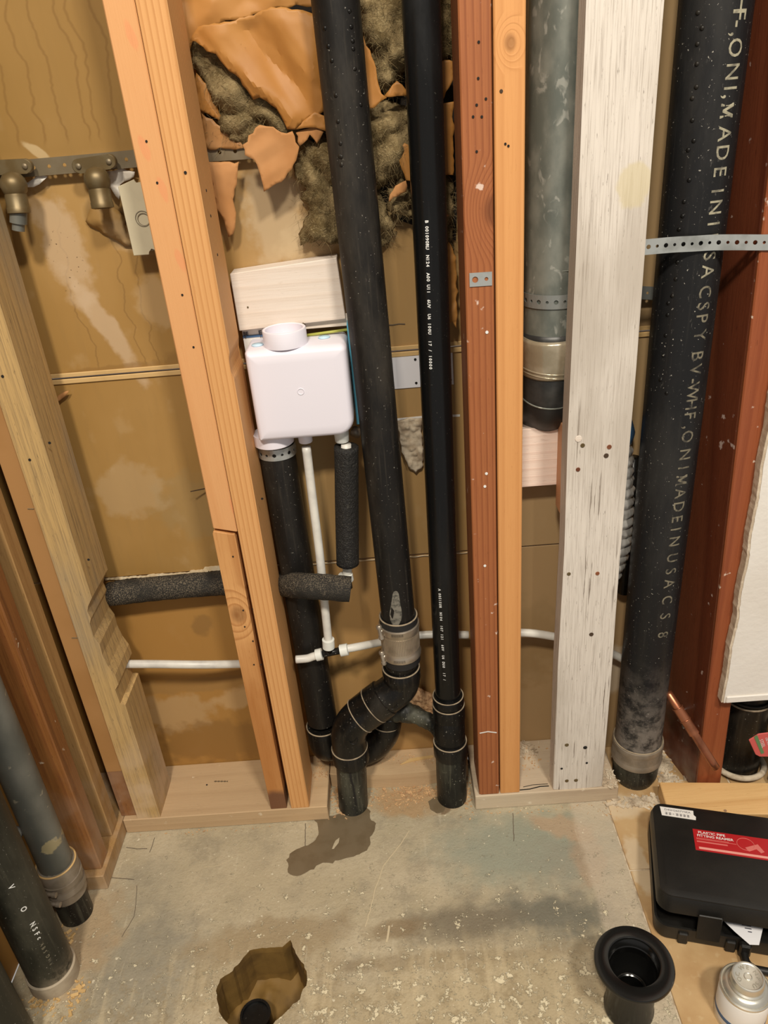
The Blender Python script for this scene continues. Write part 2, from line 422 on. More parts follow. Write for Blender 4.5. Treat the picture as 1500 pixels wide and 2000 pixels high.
for (cx, cy, rx, ry, rot, amt, colr, soft) in (
        (.22, .98, .13, .07, 0, .85, (.27, .29, .225), .6),
        (.13, .98, .11, .07, 0, .6, (.31, .32, .245), .6),
        (.22, .84, .12, .045, -.15, .8, (.155, .15, .115), .6),
        (.06, .835, .09, .035, 0, .7, (.19, .16, .11), .6),
        (.27, .93, .08, .05, -.5, .4, (.28, .26, .2), .5),
        (.27, 1.02, .06, .025, -.3, .7, (.42, .31, .20), .3),
        (.30, .95, .03, .07, -.1, .5, (.40, .28, .18), .3),
        (-.50, .80, .10, .09, .6, .5, (.24, .225, .18), .6),
        (-.53, .95, .06, .06, .2, .3, (.30, .27, .2), .6),
        (-.26, .95, .18, .07, 0, .3, (.50, .42, .28), .6),
        (-.28, .835, .14, .035, .1, .6, (.34, .26, .155), .3),
        (-.06, .835, .05, .02, .1, .6, (.25, .18, .10), .4),
        (.02, .775, .20, .015, 0, .5, (.25, .19, .115), .4),
        (.10, .70, .25, .08, 0, .5, (.46, .37, .22), .5),
        (-.02, 1.11, .09, .04, 0, .8, (.44, .29, .15), .3),
        (-.15, 1.14, .03, .05, 0, .8, (.36, .17, .05), .3),
        (.04, 1.083, .013, .012, 0, .9, (.22, .15, .085), .2),
        (-.63, .86, .07, .10, 0, .5, (.42, .29, .16), .4)):
    c = Mc.mix(Mc.math('MULTIPLY', Mc.blob(cx, cy, rx, ry, rot, 30, .8, soft, floor=True), min(.92, amt * 1.25)), c, tuple(q * .93 for q in colr))
# crumbling brown ring round the hole and the worn lower field
hx_ = Mc.blob(-.285, .76, .135, .105, 0, 18, .5, .25, floor=True)
c = Mc.mix(Mc.math('MULTIPLY', hx_, .35), c, (.33, .25, .14))
n6 = Mc.noise(30, 6, rough=.75, off=(3, 8, 5)); lf = Mc.math('SUBTRACT', 1.0, Mc.step(o[1], .76, .85))
c = Mc.mix(Mc.math('MULTIPLY', Mc.math('MULTIPLY', Mc.step(n6, .50, .60), lf), .55), c, (.29, .225, .13))
n7 = Mc.noise(50, 4, (1, .15, 1), (3, 8, 5))
c = Mc.mix(Mc.math('MULTIPLY', Mc.math('MULTIPLY', Mc.step(n7, .50, .65), lf), .35), c, (.60, .50, .32))
# pale board-like strip of thinset beside the tile
st = Mc.math('MULTIPLY', Mc.step(Mc.math('ADD', o[0], Mc.math('MULTIPLY', n2, .02)), .295, .31), Mc.math('SUBTRACT', 1.0, Mc.step(o[0], .362, .366)))
c = Mc.mix(Mc.math('MULTIPLY', st, .6), c, (.52, .44, .33))
# plaster spatter, denser towards the room
sp = Mc.noise(52, 7, rough=.78, off=(2, 5, 1)); den = Mc.step(o[1], 1.02, .70)
th = Mc.math('SUBTRACT', sp, Mc.math('MULTIPLY', Mc.math('SUBTRACT', 1.0, den), .085))
cen = Mc.math('MULTIPLY', Mc.step(o[0], -.45, -.25), .02)
spm = Mc.step(Mc.math('ADD', th, cen), .560, .580)
c = Mc.mix(Mc.math('MULTIPLY', spm, .85), c, (.74, .66, .46))
v2 = Mc.noise(110, 2, off=(1, 2, 3))
c = Mc.mix(Mc.math('MULTIPLY', Mc.step(v2, .70, .73), .7), c, (.72, .66, .5))
# long faint scratches
sc1 = Mc.noise(12, 4, (9, .8, 1), (5, 1, 1)); m2 = Mc.map((1, 1, 1))
c = Mc.mix(Mc.math('MULTIPLY', Mc.step(sc1, .66, .70), .25), c, (.58, .52, .38))
rr = Mc.step(n1, .6, .75)
m_concrete = Mc.out(c, Mc.math('ADD', Mc.math('MULTIPLY', n2, .8), Mc.math('ADD', Mc.math('MULTIPLY', n3, .25), Mc.math('MULTIPLY', spm, .6))), .8, .004)

Mt = Mat('tan_floor_tile', .45, .4)
n1 = Mt.noise(14, 5); n2 = Mt.noise(60, 5, off=(3, 3, 3))
c = Mt.mix(Mt.step(n1, .35, .65), (.44, .275, .125), (.53, .36, .18))
c = Mt.mix(Mt.math('MULTIPLY', Mt.step(n2, .58, .7), .3), c, (.62, .48, .28))
wh = Mt.math('MAXIMUM', Mt.blob(.385, .93, .018, .06, 0, 40, .6, .2, True), Mt.blob(.385, 1.06, .05, .03, 0, 30, .6, .3, True))
c = Mt.mix(Mt.math('MULTIPLY', wh, .6), c, (.66, .56, .40))
m_tile = Mt.out(c, n2, .15, .001)
m_wet = plain('damp_concrete', (.165, .125, .075), .38, n=30, nc=(.12, .085, .045), na=.5, bump=.25, bsc=90)
m_crack = plain('crack_line', (.13, .10, .07), .9)
m_crack_l = plain('filled_crack', (.56, .47, .31), .9)
m_soil = plain('wet_brown_soil', (.21, .118, .025), .75, n=16, nc=(.10, .052, .010), na=.8, bump=1.0, bsc=40)


# ------------------------------------------------------------------ mesh helpers
def link(name, me, mat, parent=None):
    o = bpy.data.objects.new(name, me); COL.objects.link(o)
    if mat is not None: me.materials.append(mat)
    if parent:
        o.parent = parent; o.matrix_parent_inverse = parent.matrix_world.inverted() if parent.type != 'EMPTY' else Matrix.Translation(-parent.location)
    return o


def obj(name, bm, mat, parent=None, smooth=False, solid=0):
    bmesh.ops.recalc_face_normals(bm, faces=bm.faces)
    me = bpy.data.meshes.new(name); bm.to_mesh(me); bm.free()
    if smooth: me.shade_smooth()
    o = link(name, me, mat, parent)
    if name == 'paper_facing': me.set_sharp_from_angle(angle=math.radians(16))
    if smooth == 'auto':
        me.set_sharp_from_angle(angle=math.radians(38))
    if solid:
        md = o.modifiers.new('solid', 'SOLIDIFY'); md.thickness = solid; md.offset = 0
    return o


def thing(name, label, cat, loc=(0, 0, 0), group=None):
    o = bpy.data.objects.new(name, None); COL.objects.link(o); o.location = loc
    o.empty_display_size = .02
    o['label'] = label; o['category'] = cat
    if group: o['group'] = group
    return o


def tag(o, label, cat, group=None):
    o['label'] = label; o['category'] = cat
    if group: o['group'] = group
    return o


def struct(o):
    o['kind'] = 'structure'; return o


def box(x0, x1, y0, y1, z0, z1, bev=0, bm=None, seg=1):
    b2 = bmesh.new()
    bmesh.ops.create_cube(b2, size=1)
    for v in b2.verts:
        v.co = Vector((x0 + (v.co.x + .5) * (x1 - x0), y0 + (v.co.y + .5) * (y1 - y0), z0 + (v.co.z + .5) * (z1 - z0)))
    if bev: bmesh.ops.bevel(b2, geom=b2.edges[:], offset=bev, segments=seg, affect='EDGES', profile=.5)
    return join(bm, b2)


def join(bm, b2):
    if bm is None: return b2
    me = bpy.data.meshes.new('t'); b2.to_mesh(me); b2.free(); bm.from_mesh(me); bpy.data.meshes.remove(me)
    return bm


def prism(pts, y0, y1, bev=0, axis='Y'):
    """outline in (x, z) extruded in depth y0..y1; axis 'Z': outline (x, y) extruded z0..z1"""
    bm = bmesh.new()
    mk = (lambda p, t: (p[0], t, p[1])) if axis == 'Y' else (lambda p, t: (p[0], p[1], t))
    a = [bm.verts.new(mk(p, y0)) for p in pts]; b = [bm.verts.new(mk(p, y1)) for p in pts]
    n = len(pts)
    if bev:
        bm.faces.new(a); bm.faces.new(b[::-1])
    else:
        V_, T_ = fill(pts, step=0)
        if len(V_) == n:
            ix = [min(range(n), key=lambda j: (Vector(pts[j]) - v).length) for v in V_]
            for t in T_:
                bm.faces.new([a[ix[i]] for i in t]); bm.faces.new([b[ix[i]] for i in t][::-1])
        else:
            bm.faces.new(a); bm.faces.new(b[::-1])
    for i in range(n): bm.faces.new((a[i], b[i], b[(i + 1) % n], a[(i + 1) % n]))
    if bev: bmesh.ops.bevel(bm, geom=bm.edges[:], offset=bev, segments=1, affect='EDGES')
    bmesh.ops.triangulate(bm, faces=[f for f in bm.faces if len(f.verts) > 4])
    return bm


def catmull(P, n=8):
    P = [Vector(p) for p in P]; out = []
    for i in range(len(P) - 1):
        p0 = P[max(i - 1, 0)]; p1 = P[i]; p2 = P[i + 1]; p3 = P[min(i + 2, len(P) - 1)]
        for k in range(n):
            t = k / n
            out.append(.5 * ((2 * p1) + (p2 - p0) * t + (2 * p0 - 5 * p1 + 4 * p2 - p3) * t * t + (3 * p1 - p0 - 3 * p2 + p3) * t ** 3))
    out.append(P[-1]); return out


def tube(P, r, seg=24, hollow=0, bm=None, jit=0, sm=0):
    """tube along P; r number or list; hollow = wall thickness for open ends"""
    if sm:
        if isinstance(r, (list, tuple)):
            rr = []
            for i in range(len(r) - 1):
                for k in range(sm): rr.append(r[i] + (r[i + 1] - r[i]) * k / sm)
            rr.append(r[-1]); r = rr
        P = catmull(P, sm)
    P = [Vector(p) for p in P]; n = len(P)
    if not isinstance(r, (list, tuple)): r = [r] * n
    b2 = bmesh.new(); rings = []
    t0 = (P[1] - P[0]).normalized()
    up = Vector((0, -1, 0)) if abs(t0.y) < .9 else Vector((0, 0, 1))
    u = (up - t0 * up.dot(t0)).normalized()
    for i, p in enumerate(P):
        t = ((P[min(i + 1, n - 1)] - P[max(i - 1, 0)])).normalized()
        u = (u - t * u.dot(t)).normalized(); w = t.cross(u)
        R = []
        for k in range(seg):
            a = 2 * PI * k / seg; q = r[i]
            if jit: q *= 1 + jit * (noise.noise(p * 60 + Vector((math.cos(a) * 2, math.sin(a) * 2, i * .3))))
            R.append(b2.verts.new(p + (u * math.cos(a) + w * math.sin(a)) * q))
        rings.append(R)
    for i in range(n - 1):
        for k in range(seg):
            b2.faces.new((rings[i][k], rings[i][(k + 1) % seg], rings[i + 1][(k + 1) % seg], rings[i + 1][k]))
    for R in (rings[0], rings[-1]):
        if hollow:
            c = sum((v.co for v in R), Vector()) / seg
            ri = (R[0].co - c).length; I = [b2.verts.new(c + (v.co - c) * (1 - hollow / ri)) for v in R]
            oth = P[1] - P[0] if R is rings[0] else P[-2] - P[-1]
            J = [b2.verts.new(v.co + oth.normalized() * .03) for v in I]
            for k in range(seg):
                b2.faces.new((R[k], R[(k + 1) % seg], I[(k + 1) % seg], I[k]))
                b2.faces.new((I[k], I[(k + 1) % seg], J[(k + 1) % seg], J[k]))
            b2.faces.new(J)
        else: b2.faces.new(R)
    return join(bm, b2)


def lathe(prof, base, axis=(0, 0, 1), seg=40, bm=None):
    """closed profile [(r, h)] spun round axis from base"""
    a = Vector(axis).normalized(); base = Vector(base)
    up = Vector((0, -1, 0)) if abs(a.y) < .9 else Vector((0, 0, 1))
    u = (up - a * up.dot(a)).normalized(); w = a.cross(u)
    b2 = bmesh.new(); R = []
    for (r, h) in prof:
        if r < 1e-6: R.append([b2.verts.new(base + a * h)])
        else: R.append([b2.verts.new(base + a * h + (u * math.cos(2 * PI * k / seg) + w * math.sin(2 * PI * k / seg)) * r) for k in range(seg)])
    for i in range(len(R) - 1):
        A, B = R[i], R[i + 1]
        for k in range(seg):
            k2 = (k + 1) % seg
            if len(A) == 1 and len(B) == 1: continue
            if len(A) == 1: b2.faces.new((A[0], B[k], B[k2]))
            elif len(B) == 1: b2.faces.new((A[k], A[k2], B[0]))
            else: b2.faces.new((A[k], A[k2], B[k2], B[k]))
    for E in (R[0], R[-1]):
        if len(E) > 1: b2.faces.new(E)
    return join(bm, b2)


def torus(base, axis, R, r, seg=40, bm=None):
    n = 8
    prof = [(R + r * math.cos(2 * PI * k / n), r * math.sin(2 * PI * k / n)) for k in range(n + 1)]
    b = lathe(prof, base, axis, seg)
    b.faces.ensure_lookup_table()
    bad = [f for f in b.faces if len(f.verts) > 4]
    bmesh.ops.delete(b, geom=bad, context='FACES_ONLY')
    bmesh.ops.remove_doubles(b, verts=b.verts, dist=1e-6)
    return join(bm, b)


def disc(c, nrm, r, th=.0012, seg=12):
    return lathe([(0, 0), (r, 0), (r * .9, th), (0, th)], Vector(c), nrm, seg)


def inside(p, poly):
    c = False; n = len(poly); j = n - 1
    for i in range(n):
        a, b = poly[i], poly[j]
        if (a[1] > p[1]) != (b[1] > p[1]) and p[0] < (b[0] - a[0]) * (p[1] - a[1]) / (b[1] - a[1]) + a[0]: c = not c
        j = i
    return c


def edge_dist(p, poly):
    d = 1e9
    for i in range(len(poly)):
        a = Vector(poly[i]); b = Vector(poly[(i + 1) % len(poly)]); ab = b - a
        t = max(0, min(1, (Vector(p) - a).dot(ab) / max(ab.length_squared, 1e-12)))
        d = min(d, (Vector(p) - a - ab * t).length)
    return d


def rough_poly(poly, step=.006, amp=.002, seed=0):
    out = []
    for i in range(len(poly)):
        a = Vector(poly[i]); b = Vector(poly[(i + 1) % len(poly)]); L = (b - a).length; n = max(1, int(L / step))
        for k in range(n):
            p = a + (b - a) * k / n
            q = noise.noise(Vector((p.x * 90, p.y * 90, seed))) * amp * 2
            nrm = Vector((-(b - a).y, (b - a).x)).normalized()
            out.append(tuple(p + nrm * q))
    return out


def fill(poly, holes=(), step=.008):
    """triangulated patch of a 2D outline with interior points; returns verts2d, tris"""
    pts = [Vector(p) for p in poly]; edges = [(i, (i + 1) % len(poly)) for i in range(len(poly))]
    for h in holes:
        s = len(pts); pts += [Vector(p) for p in h]; edges += [(s + i, s + (i + 1) % len(h)) for i in range(len(h))]
    xs = [p[0] for p in poly]; ys = [p[1] for p in poly]
    if step:
        y = min(ys) + step / 2; row = 0
        while y < max(ys):
            x = min(xs) + (step / 2 if row % 2 else 0)
            while x < max(xs):
                q = (x + random.uniform(-.15, .15) * step, y + random.uniform(-.15, .15) * step)
                if inside(q, poly) and not any(inside(q, h) for h in holes) and edge_dist(q, poly) > step * .35:
                    pts.append(Vector(q))
                x += step
            y += step * .87; row += 1
    r = delaunay_2d_cdt(pts, edges, [], 0, 1e-7)
    T = []; seen = set()
    for t in r[2]:
        c = (r[0][t[0]] + r[0][t[1]] + r[0][t[2]]) / 3; k = tuple(sorted(t))
        if k in seen or not inside(c, poly) or any(inside(c, h) for h in holes): continue
        seen.add(k); T.append(list(t))
    return r[0], T


def sheet(name, px_poly, Y, mat, parent, depth=lambda x, z, d: 0, step=.008, jag=.0015, th=.0008, seed=0, smooth=True):
    poly = [(PY(x, y, Y).x, PY(x, y, Y).z) for x, y in px_poly]
    poly = rough_poly(poly, .006, jag, seed) if jag else poly
    V, T = fill(poly, step=step)
    bm = bmesh.new(); vs = []
    for v in V: vs.append(bm.verts.new((v.x, Y - depth(v.x, v.y, edge_dist(v, poly)), v.y)))
    for t in T:
        try: bm.faces.new([vs[i] for i in t])
        except ValueError: pass
    return obj(name, bm, mat, parent, smooth, th)


def floor_patch(name, px_poly, z, mat, parent=None, jag=.002, step=.01, hgt=.0006):
    poly = [(PZ(x, y, z).x, PZ(x, y, z).y) for x, y in px_poly]
    poly = rough_poly(poly, .005, jag, 3)
    V, T = fill(poly, step=step)
    bm = bmesh.new(); vs = [bm.verts.new((v.x, v.y, z + hgt * min(1, edge_dist(v, poly) / .003))) for v in V]
    for t in T: bm.faces.new([vs[i] for i in t])
    return obj(name, bm, mat, parent, True)


def ribbon(P, wdt, nrm, mat, name, parent=None, th=.0008):
    """flat strip with centre line P, width along nrm x tangent"""
    bm = bmesh.new(); A = []
    for i, p in enumerate(P):
        t = (Vector(P[min(i + 1, len(P) - 1)]) - Vector(P[max(i - 1, 0)])).normalized()
        s = t.cross(Vector(nrm)).normalized() * (wdt[i] if isinstance(wdt, list) else wdt) / 2
        A.append((bm.verts.new(Vector(p) + s), bm.verts.new(Vector(p) - s)))
    for i in range(len(A) - 1): bm.faces.new((A[i][0], A[i][1], A[i + 1][1], A[i + 1][0]))
    return obj(name, bm, mat, parent, False, th)


def strap(name, P, wid, mat, parent=None, cell=.0125, th=.0009, updir=(0, 0, 1), holes=(.0032, .0022)):
    """perforated strap bent along P (list of points), holes cut through"""
    P = [Vector(p) for p in P]; L = [0]
    for i in range(1, len(P)): L.append(L[-1] + (P[i] - P[i - 1]).length)

    def at(s):
        s = max(0, min(L[-1] - 1e-6, s))
        for i in range(1, len(L)):
            if s <= L[i]: return P[i - 1].lerp(P[i], (s - L[i - 1]) / max(1e-9, L[i] - L[i - 1]))
        return P[-1]
    n = max(1, round(L[-1] / cell)); c = L[-1] / n; up = Vector(updir).normalized()
    bm = bmesh.new(); K = 16
    for j in range(n):
        r = holes[j % 2]; s0 = (j + .5) * c; O = []; I = []
        for k in range(K):
            a = 2 * PI * (k + .5) / K; ca, sa = math.cos(a), math.sin(a)
            q = min(c / 2 / max(abs(ca), 1e-6), wid / 2 / max(abs(sa), 1e-6))
            ou = (ca * q, sa * q)
            O.append(ou); I.append((ca * r, sa * r))
        # snap the four corners
        for cx in (-1, 1):
            for cy in (-1, 1):
                k = min(range(K), key=lambda i: (O[i][0] - cx * c / 2) ** 2 + (O[i][1] - cy * wid / 2) ** 2)
                O[k] = (cx * c / 2, cy * wid / 2)
        vo = [bm.verts.new(at(s0 + x) + up * y) for x, y in O]; vi = [bm.verts.new(at(s0 + x) + up * y) for x, y in I]
        for k in range(K): bm.faces.new((vo[k], vo[(k + 1) % K], vi[(k + 1) % K], vi[k]))
    bmesh.ops.remove_doubles(bm, verts=bm.verts, dist=1e-5)
    return obj(name, bm, mat, parent, False, th)


def textmesh(s, size, fn, mat, name, parent, bold=0, step=None):
    """lettering as geometry; fn maps (u, v) to a place"""
    cu_ = bpy.data.curves.new('t', 'FONT'); cu_.body = s; cu_.size = size; cu_.align_x = 'CENTER'; cu_.align_y = 'CENTER'
    cu_.offset = bold; cu_.resolution_u = 3
    ob = bpy.data.objects.new('t', cu_); COL.objects.link(ob)
    bpy.context.view_layer.update()
    me = bpy.data.meshes.new_from_object(ob.evaluated_get(bpy.context.evaluated_depsgraph_get()))
    bpy.data.objects.remove(ob); bpy.data.curves.remove(cu_)
    if step:
        bm = bmesh.new(); bm.from_mesh(me)
        for ax in ((1, 0, 0), (0, 1, 0)):
            q = -size * len(s)
            while q < size * len(s):
                bmesh.ops.bisect_plane(bm, geom=bm.verts[:] + bm.edges[:] + bm.faces[:], plane_co=Vector(ax) * q, plane_no=ax); q += step
        bm.to_mesh(me); bm.free()
    for v in me.vertices: v.co = fn(v.co.x, v.co.y)
    me.name = name
    return link(name, me, mat, parent)


def nailhead(parent, p, nrm, r, mat, name='screw_head'):
    return obj(name, disc(p, nrm, r, .0008), mat, parent)


# =================================================================== SETTING
YF = 1.078      # front plane of the studs
YW = 1.216      # paper face of the far drywall
TOP = 2.34
# floor with the broken-out hole
hole_px = [(424, 1935), (430, 1912), (448, 1902), (470, 1878), (488, 1855), (520, 1852), (552, 1850), (567, 1836), (578, 1862),
           (592, 1884), (601, 1904), (598, 1925), (585, 1950), (560, 1975), (545, 1990), (520, 2012), (480, 2018), (445, 2000), (428, 1975)]
hole = [(PZ(x, y).x, PZ(x, y).y) for x, y in hole_px]
hole = rough_poly(hole, .006, .002, 5)
big = [(-.72, .35), (.364, .35), (.364, 1.21), (-.72, 1.21)]
V, T = fill(rough_poly(big, .05, 0), [hole], 0)
bm = bmesh.new(); vs = [bm.verts.new((v.x, v.y, 0)) for v in V]
for t in T:
    f = bm.faces.new([vs[i] for i in t])
for f in list(bm.faces):
    cc = f.calc_center_median()
    if inside((cc.x, cc.y), hole): bm.faces.remove(f)
hb = []
for lv, (dz, sc_) in enumerate(((0, 1), (-.012, .985), (-.04, 1.0), (-.08, 1.03), (-.13, 1.0))):
    cx = sum(p[0] for p in hole) / len(hole); cy = sum(p[1] for p in hole) / len(hole)
    hb.append([bm.verts.new((cx + (p[0] - cx) * (sc_ + (0.05 * noise.noise(Vector((i * .4, lv * 3, 1))) if lv else 0)), cy + (p[1] - cy) * sc_, dz)) for i, p in enumerate(hole)])
hf = []
for a, b in zip(hb, hb[1:]):
    for i in range(len(hole)):
        bm.faces.new((a[i], a[(i + 1) % len(hole)], b[(i + 1) % len(hole)], b[i]))
floor = struct(obj('floor', bm, m_concrete))
floor.data.materials.append(m_soil)
for p in floor.data.polygons:
    if abs(p.normal.z) < .7 and p.center.z < -.006: p.material_index = 1
bm = bmesh.new(); bmesh.ops.create_grid(bm, x_segments=34, y_segments=34, size=.13)
for v in bm.verts:
    v.co.x += cx; v.co.y += cy
    v.co.z = -.105 + .035 * noise.noise(v.co * 14) + .016 * noise.noise(v.co * 45) + .04 * max(0, (v.co.y - cy) / .1) ** 2
obj('soil', bm, m_soil, floor, True)

# outer floor: tan tile field to the right, each tile its own slab
for i, (x0, x1, y0, y1) in enumerate(((.367, .62, .80 + .12, 1.3), (.367, .62, .35, .916), (.624, .95, .92, 1.3), (.624, .95, .35, .916))):
    obj('tile', box(x0, x1, y0, y1, -.012, .001, .0008), m_tile, floor)
obj('grout', box(.36, .96, .34, 1.3, -.02, -.002), m_crust, floor)
# cracks
def crack(pts, w, mat):
    P = []
    for a, b in zip(pts, pts[1:]):
        for k in range(5):
            t = k / 5; q = PZ(a[0] + (b[0] - a[0]) * t, a[1] + (b[1] - a[1]) * t, .0006)
            P.append(q + Vector((random.uniform(-.0008, .0008), 0, 0)))
    ribbon(P, w, (0, 0, 1), mat, 'crack', floor, .0004)
crack([(800, 1622), (782, 1650), (750, 1690), (732, 1740), (722, 1780), (712, 1818)], .0018, m_crack_l)
crack([(597, 1608), (596, 1630), (597, 1658)], .0013, m_crack)
crack([(1002, 1588), (1003, 1620), (1004, 1648)], .0013, m_crack)
crack([(302, 1636), (290, 1672)], .0011, m_crack)
crack([(246, 1655), (268, 1658), (292, 1657)], .0012, m_crack)
crack([(205, 1713), (240, 1716), (267, 1718)], .0012, m_crack)
crack([(268, 1730), (262, 1790), (232, 1840)], .0008, m_crack)
crack([(470, 1668), (430, 1690), (392, 1695)], .0008, m_crack_l)
crack([(760, 1808), (754, 1848)], .0035, m_crack_l)

# back wall: three sheets of brown paper-faced drywall
bw = bpy.data.objects.new('wall_back', None); COL.objects.link(bw); bw.location = (0, YW, 0); struct(bw)
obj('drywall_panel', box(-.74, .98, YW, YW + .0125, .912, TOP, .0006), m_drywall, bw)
obj('drywall_panel', box(-.74, .98, YW - .002, YW + .0105, .526, .9085, .0008), m_drywall, bw)
obj('drywall_panel', box(-.74, .98, YW - .0005, YW + .012, 0, .5225, .0006), m_drywall, bw)
# folded paper edges at the joint
m_edge = plain('pale_paper_edge', (.60, .40, .17), .7, n=30, nc=(.48, .30, .11), na=.4)
obj('paper_edge', box(-.74, .98, YW - .004, YW, .9125, .9195, .001), m_edge, bw)
obj('paper_edge', box(-.74, .98, YW - .005, YW - .001, .902, .9100, .001), m_edge, bw)
# torn paper along the lower joint
P = []
W_ = []
for i in range(60):
    x = -.56 + i * .0042 * 1.0
    P.append((x, YW - .0035 - .001 * (i % 2), .524 + .002 * noise.noise(Vector((x * 90, 1, 2))) + (.006 if x > -.37 else 0)))
    W_.append(.004 + .012 * max(0, noise.noise(Vector((x * 25, 5, 2)))) + (.006 if x > -.40 else 0))
ribbon(P, W_, (0, 1, 0), m_torn, 'torn_paper', bw)
P = []; W_ = []
for i in range(70):
    x = -.20 + i * .0046
    P.append((x, YW - .003, .522 + .0015 * noise.noise(Vector((x * 70, 7, 2)))))
    W_.append(.0018 + .0025 * max(0, noise.noise(Vector((x * 60, 9, 2)))))
ribbon(P, W_, (0, 1, 0), m_torn, 'torn_paper', bw)
ribbon([(-.005, YW - .002, .794), (.05, YW - .002, .795), (.112, YW - .002, .7925)], .004, (0, 1, 0), m_label, 'paper_edge', bw)
ribbon([(-.03 + i * .01, YW - .001, .954 + .001 * (i % 2)) for i in range(7)], .0012, (0, 1, 0), m_crack, 'scratch', bw)
# loose paper curls
sheet('paper_curl', [(110, 778), (118, 768), (132, 762), (138, 760), (130, 772), (120, 780), (112, 784)], YW - .003, m_kraft_p, bw,
      lambda x, z, d: .008, step=.004)
# dark bulge under the elbow: crumpled paper flap of the drywall
sheet('torn_flap', [(168, 432), (178, 405), (215, 400), (240, 420), (262, 480), (245, 478), (200, 455)], YW - .002, m_drywall, bw,
      lambda x, z, d: .002 + min(d, .02) * .7 + .003 * noise.noise(Vector((x * 80, z * 80, 1))), step=.006)
for pl in ([(48, 362), (80, 340), (94, 345), (88, 352), (78, 362), (55, 366), (40, 377)], [(205, 335), (240, 330), (262, 335), (262, 345), (235, 360), (233, 390), (215, 365)]):
    sheet('plaster_scar', pl, YW - .010, plain('white_plaster', (.82, .78, .70), .9, n=60, nc=(.5, .42, .32), na=.5), bw, lambda x, z, d: .001 + .003 * abs(noise.noise(Vector((x * 200, z * 200, 1)))), step=.005)
# broken plaster between the two vent pipes
sheet('broken_plaster', [(775, 822), (790, 816), (822, 814), (826, 905), (812, 920), (800, 912), (785, 880)], YW - .003, m_crust, bw,
      lambda x, z, d: .004 + .008 * abs(noise.noise(Vector((x * 110, z * 110, 1)))) + .004 * noise.noise(Vector((x * 40, z * 40, 5))), step=.0035, th=.003)
# nail poking through
obj('nail', tube([PY(412, 952, 1.21), PY(372, 960, 1.19)], [.0012, .0009], 8), m_nail, bw)
obj('nail', tube([PY(412, 958, YW - .001), PY(410, 960, YW - .03)], [.001, .0009], 8), m_nail, bw)

# ---- studs
def stud(label, mat, x0, x1, y0=YF, y1=YF + .089, z0=.038, z1=TOP, bev=.0018, prof=None, name='wall_stud', cat='stud', group=None):
    o = obj(name, prism(prof, y0, y1, bev) if prof else box(x0, x1, y0, y1, z0, z1, bev), mat)
    return tag(o, label, cat, group)


pine = stud('weathered grey-streaked pine stud with a notched edge in the left corner', m_pine, 0, 0, prof=[
    (-.574, .038), (-.528, .038), (-.528, .335), (-.537, .338), (-.5375, .372), (-.529, .384), (-.530, .405), (-.537, .425),
    (-.541, .452), (-.540, .475), (-.546, .492), (-.5455, .520), (-.541, .53), (-.543, .545), (-.539, .556), (-.5285, .572), (-.528, TOP), (-.574, TOP)], bev=0)
for x, y in ((97, 865), (173, 1093), (58, 898), (5, 735)):
    nailhead(pine, PY(x, y, YF - .0002), (0, -1, 0), .0022, m_hole, 'nail_hole')
stA = stud('smooth pink-tinged fir stud cut off above a darker knotty piece', m_fir_pale, 0, 0, prof=[
    (-.3020, .686), (-.2645, .676), (-.2645, TOP), (-.3020, TOP)], bev=.0015)
for x, y in ((286, 276), (307, 357), (356, 576), (378, 678)):
    nailhead(stA, PY(x, y, YF - .0002), (0, -1, 0), .0016, m_hole, 'nail_hole')
stA2 = stud('short knotty orange stud with a dark foot under the smooth stud', m_fir_knot, 0, 0, prof=[
    (-.3045, .038), (-.2725, .038), (-.2715, .40), (-.2690, .665), (-.2700, .6715), (-.3030, .6805), (-.3050, .676), (-.3060, .30)], y0=YF + .001, bev=.0008)
for x, y in ((455, 1087), (475, 1192), (494, 1189), (478, 1224), (494, 1252), (496, 1298), (510, 1298)):
    nailhead(stA2, PY(x, y, YF + .0005), (0, -1, 0), .0015, m_hole, 'nail_hole')
stB = stud('light fir stud with tight vertical grain stripes beside the white box', m_fir_ring, 0, 0, prof=[
    (-.2635, .038), (-.2270, .038), (-.2262, .90), (-.2262, .93), (-.2300, .94), (-.2300, .955), (-.2262, .968), (-.2270, TOP), (-.2635, TOP)], y0=YF - .001, bev=.0012)
for x, y in ((362, 337), (512, 974)): nailhead(stB, PY(x, y, YF - .0015), (0, -1, 0), .0020, m_hole, 'nail_hole')
for x, y in ((410, 372), (417, 422), (433, 498)): nailhead(stB, Vector((-.2265, YF + .035, PY(x, y, YF + .03).z)), (1, 0, 0), .002, m_hole, 'nail_hole')
brn = stud('red-brown fir stud with a swirl in the grain, left of the orange stud', m_redwood, .113, .1525)
for x, y in ((935, 82), (934, 153), (931, 205), (949, 193), (931, 296), (924, 228), (941, 228), (951, 649), (947, 950), (947, 1105), (950, 925)):
    nailhead(brn, PY(x, y, YF - .0003), (0, -1, 0), .0017 if y < 600 else .0024, m_hole if y < 600 else m_print_w, 'nail_hole')
fir = stud('clear orange fir stud with a round knot near its top', m_fir_right, .1550, .1935)
for x, y in ((987, 281), (993, 285)): nailhead(fir, PY(x, y, YF - .0003), (0, -1, 0), .0016, m_hole, 'nail_hole')
nailhead(fir, PY(979, 178, YF - .0003), (0, -1, 0), .0022, m_nail, 'nail_hole')
wht = tag(obj('wall_stud', prism([(.2600, .038), (.300, .0365), (.3570, .038), (.3575, .3), (.3560, .56), (.3580, .9), (.3565, 1.2), (.3575, TOP), (.2650, TOP), (.2640, 1.1), (.2620, .8), (.2635, .6), (.2600, .35)], YF, YF + .038, .0018), m_weather),
          'wide whitewashed weathered board with many screw holes, standing flat', 'board')
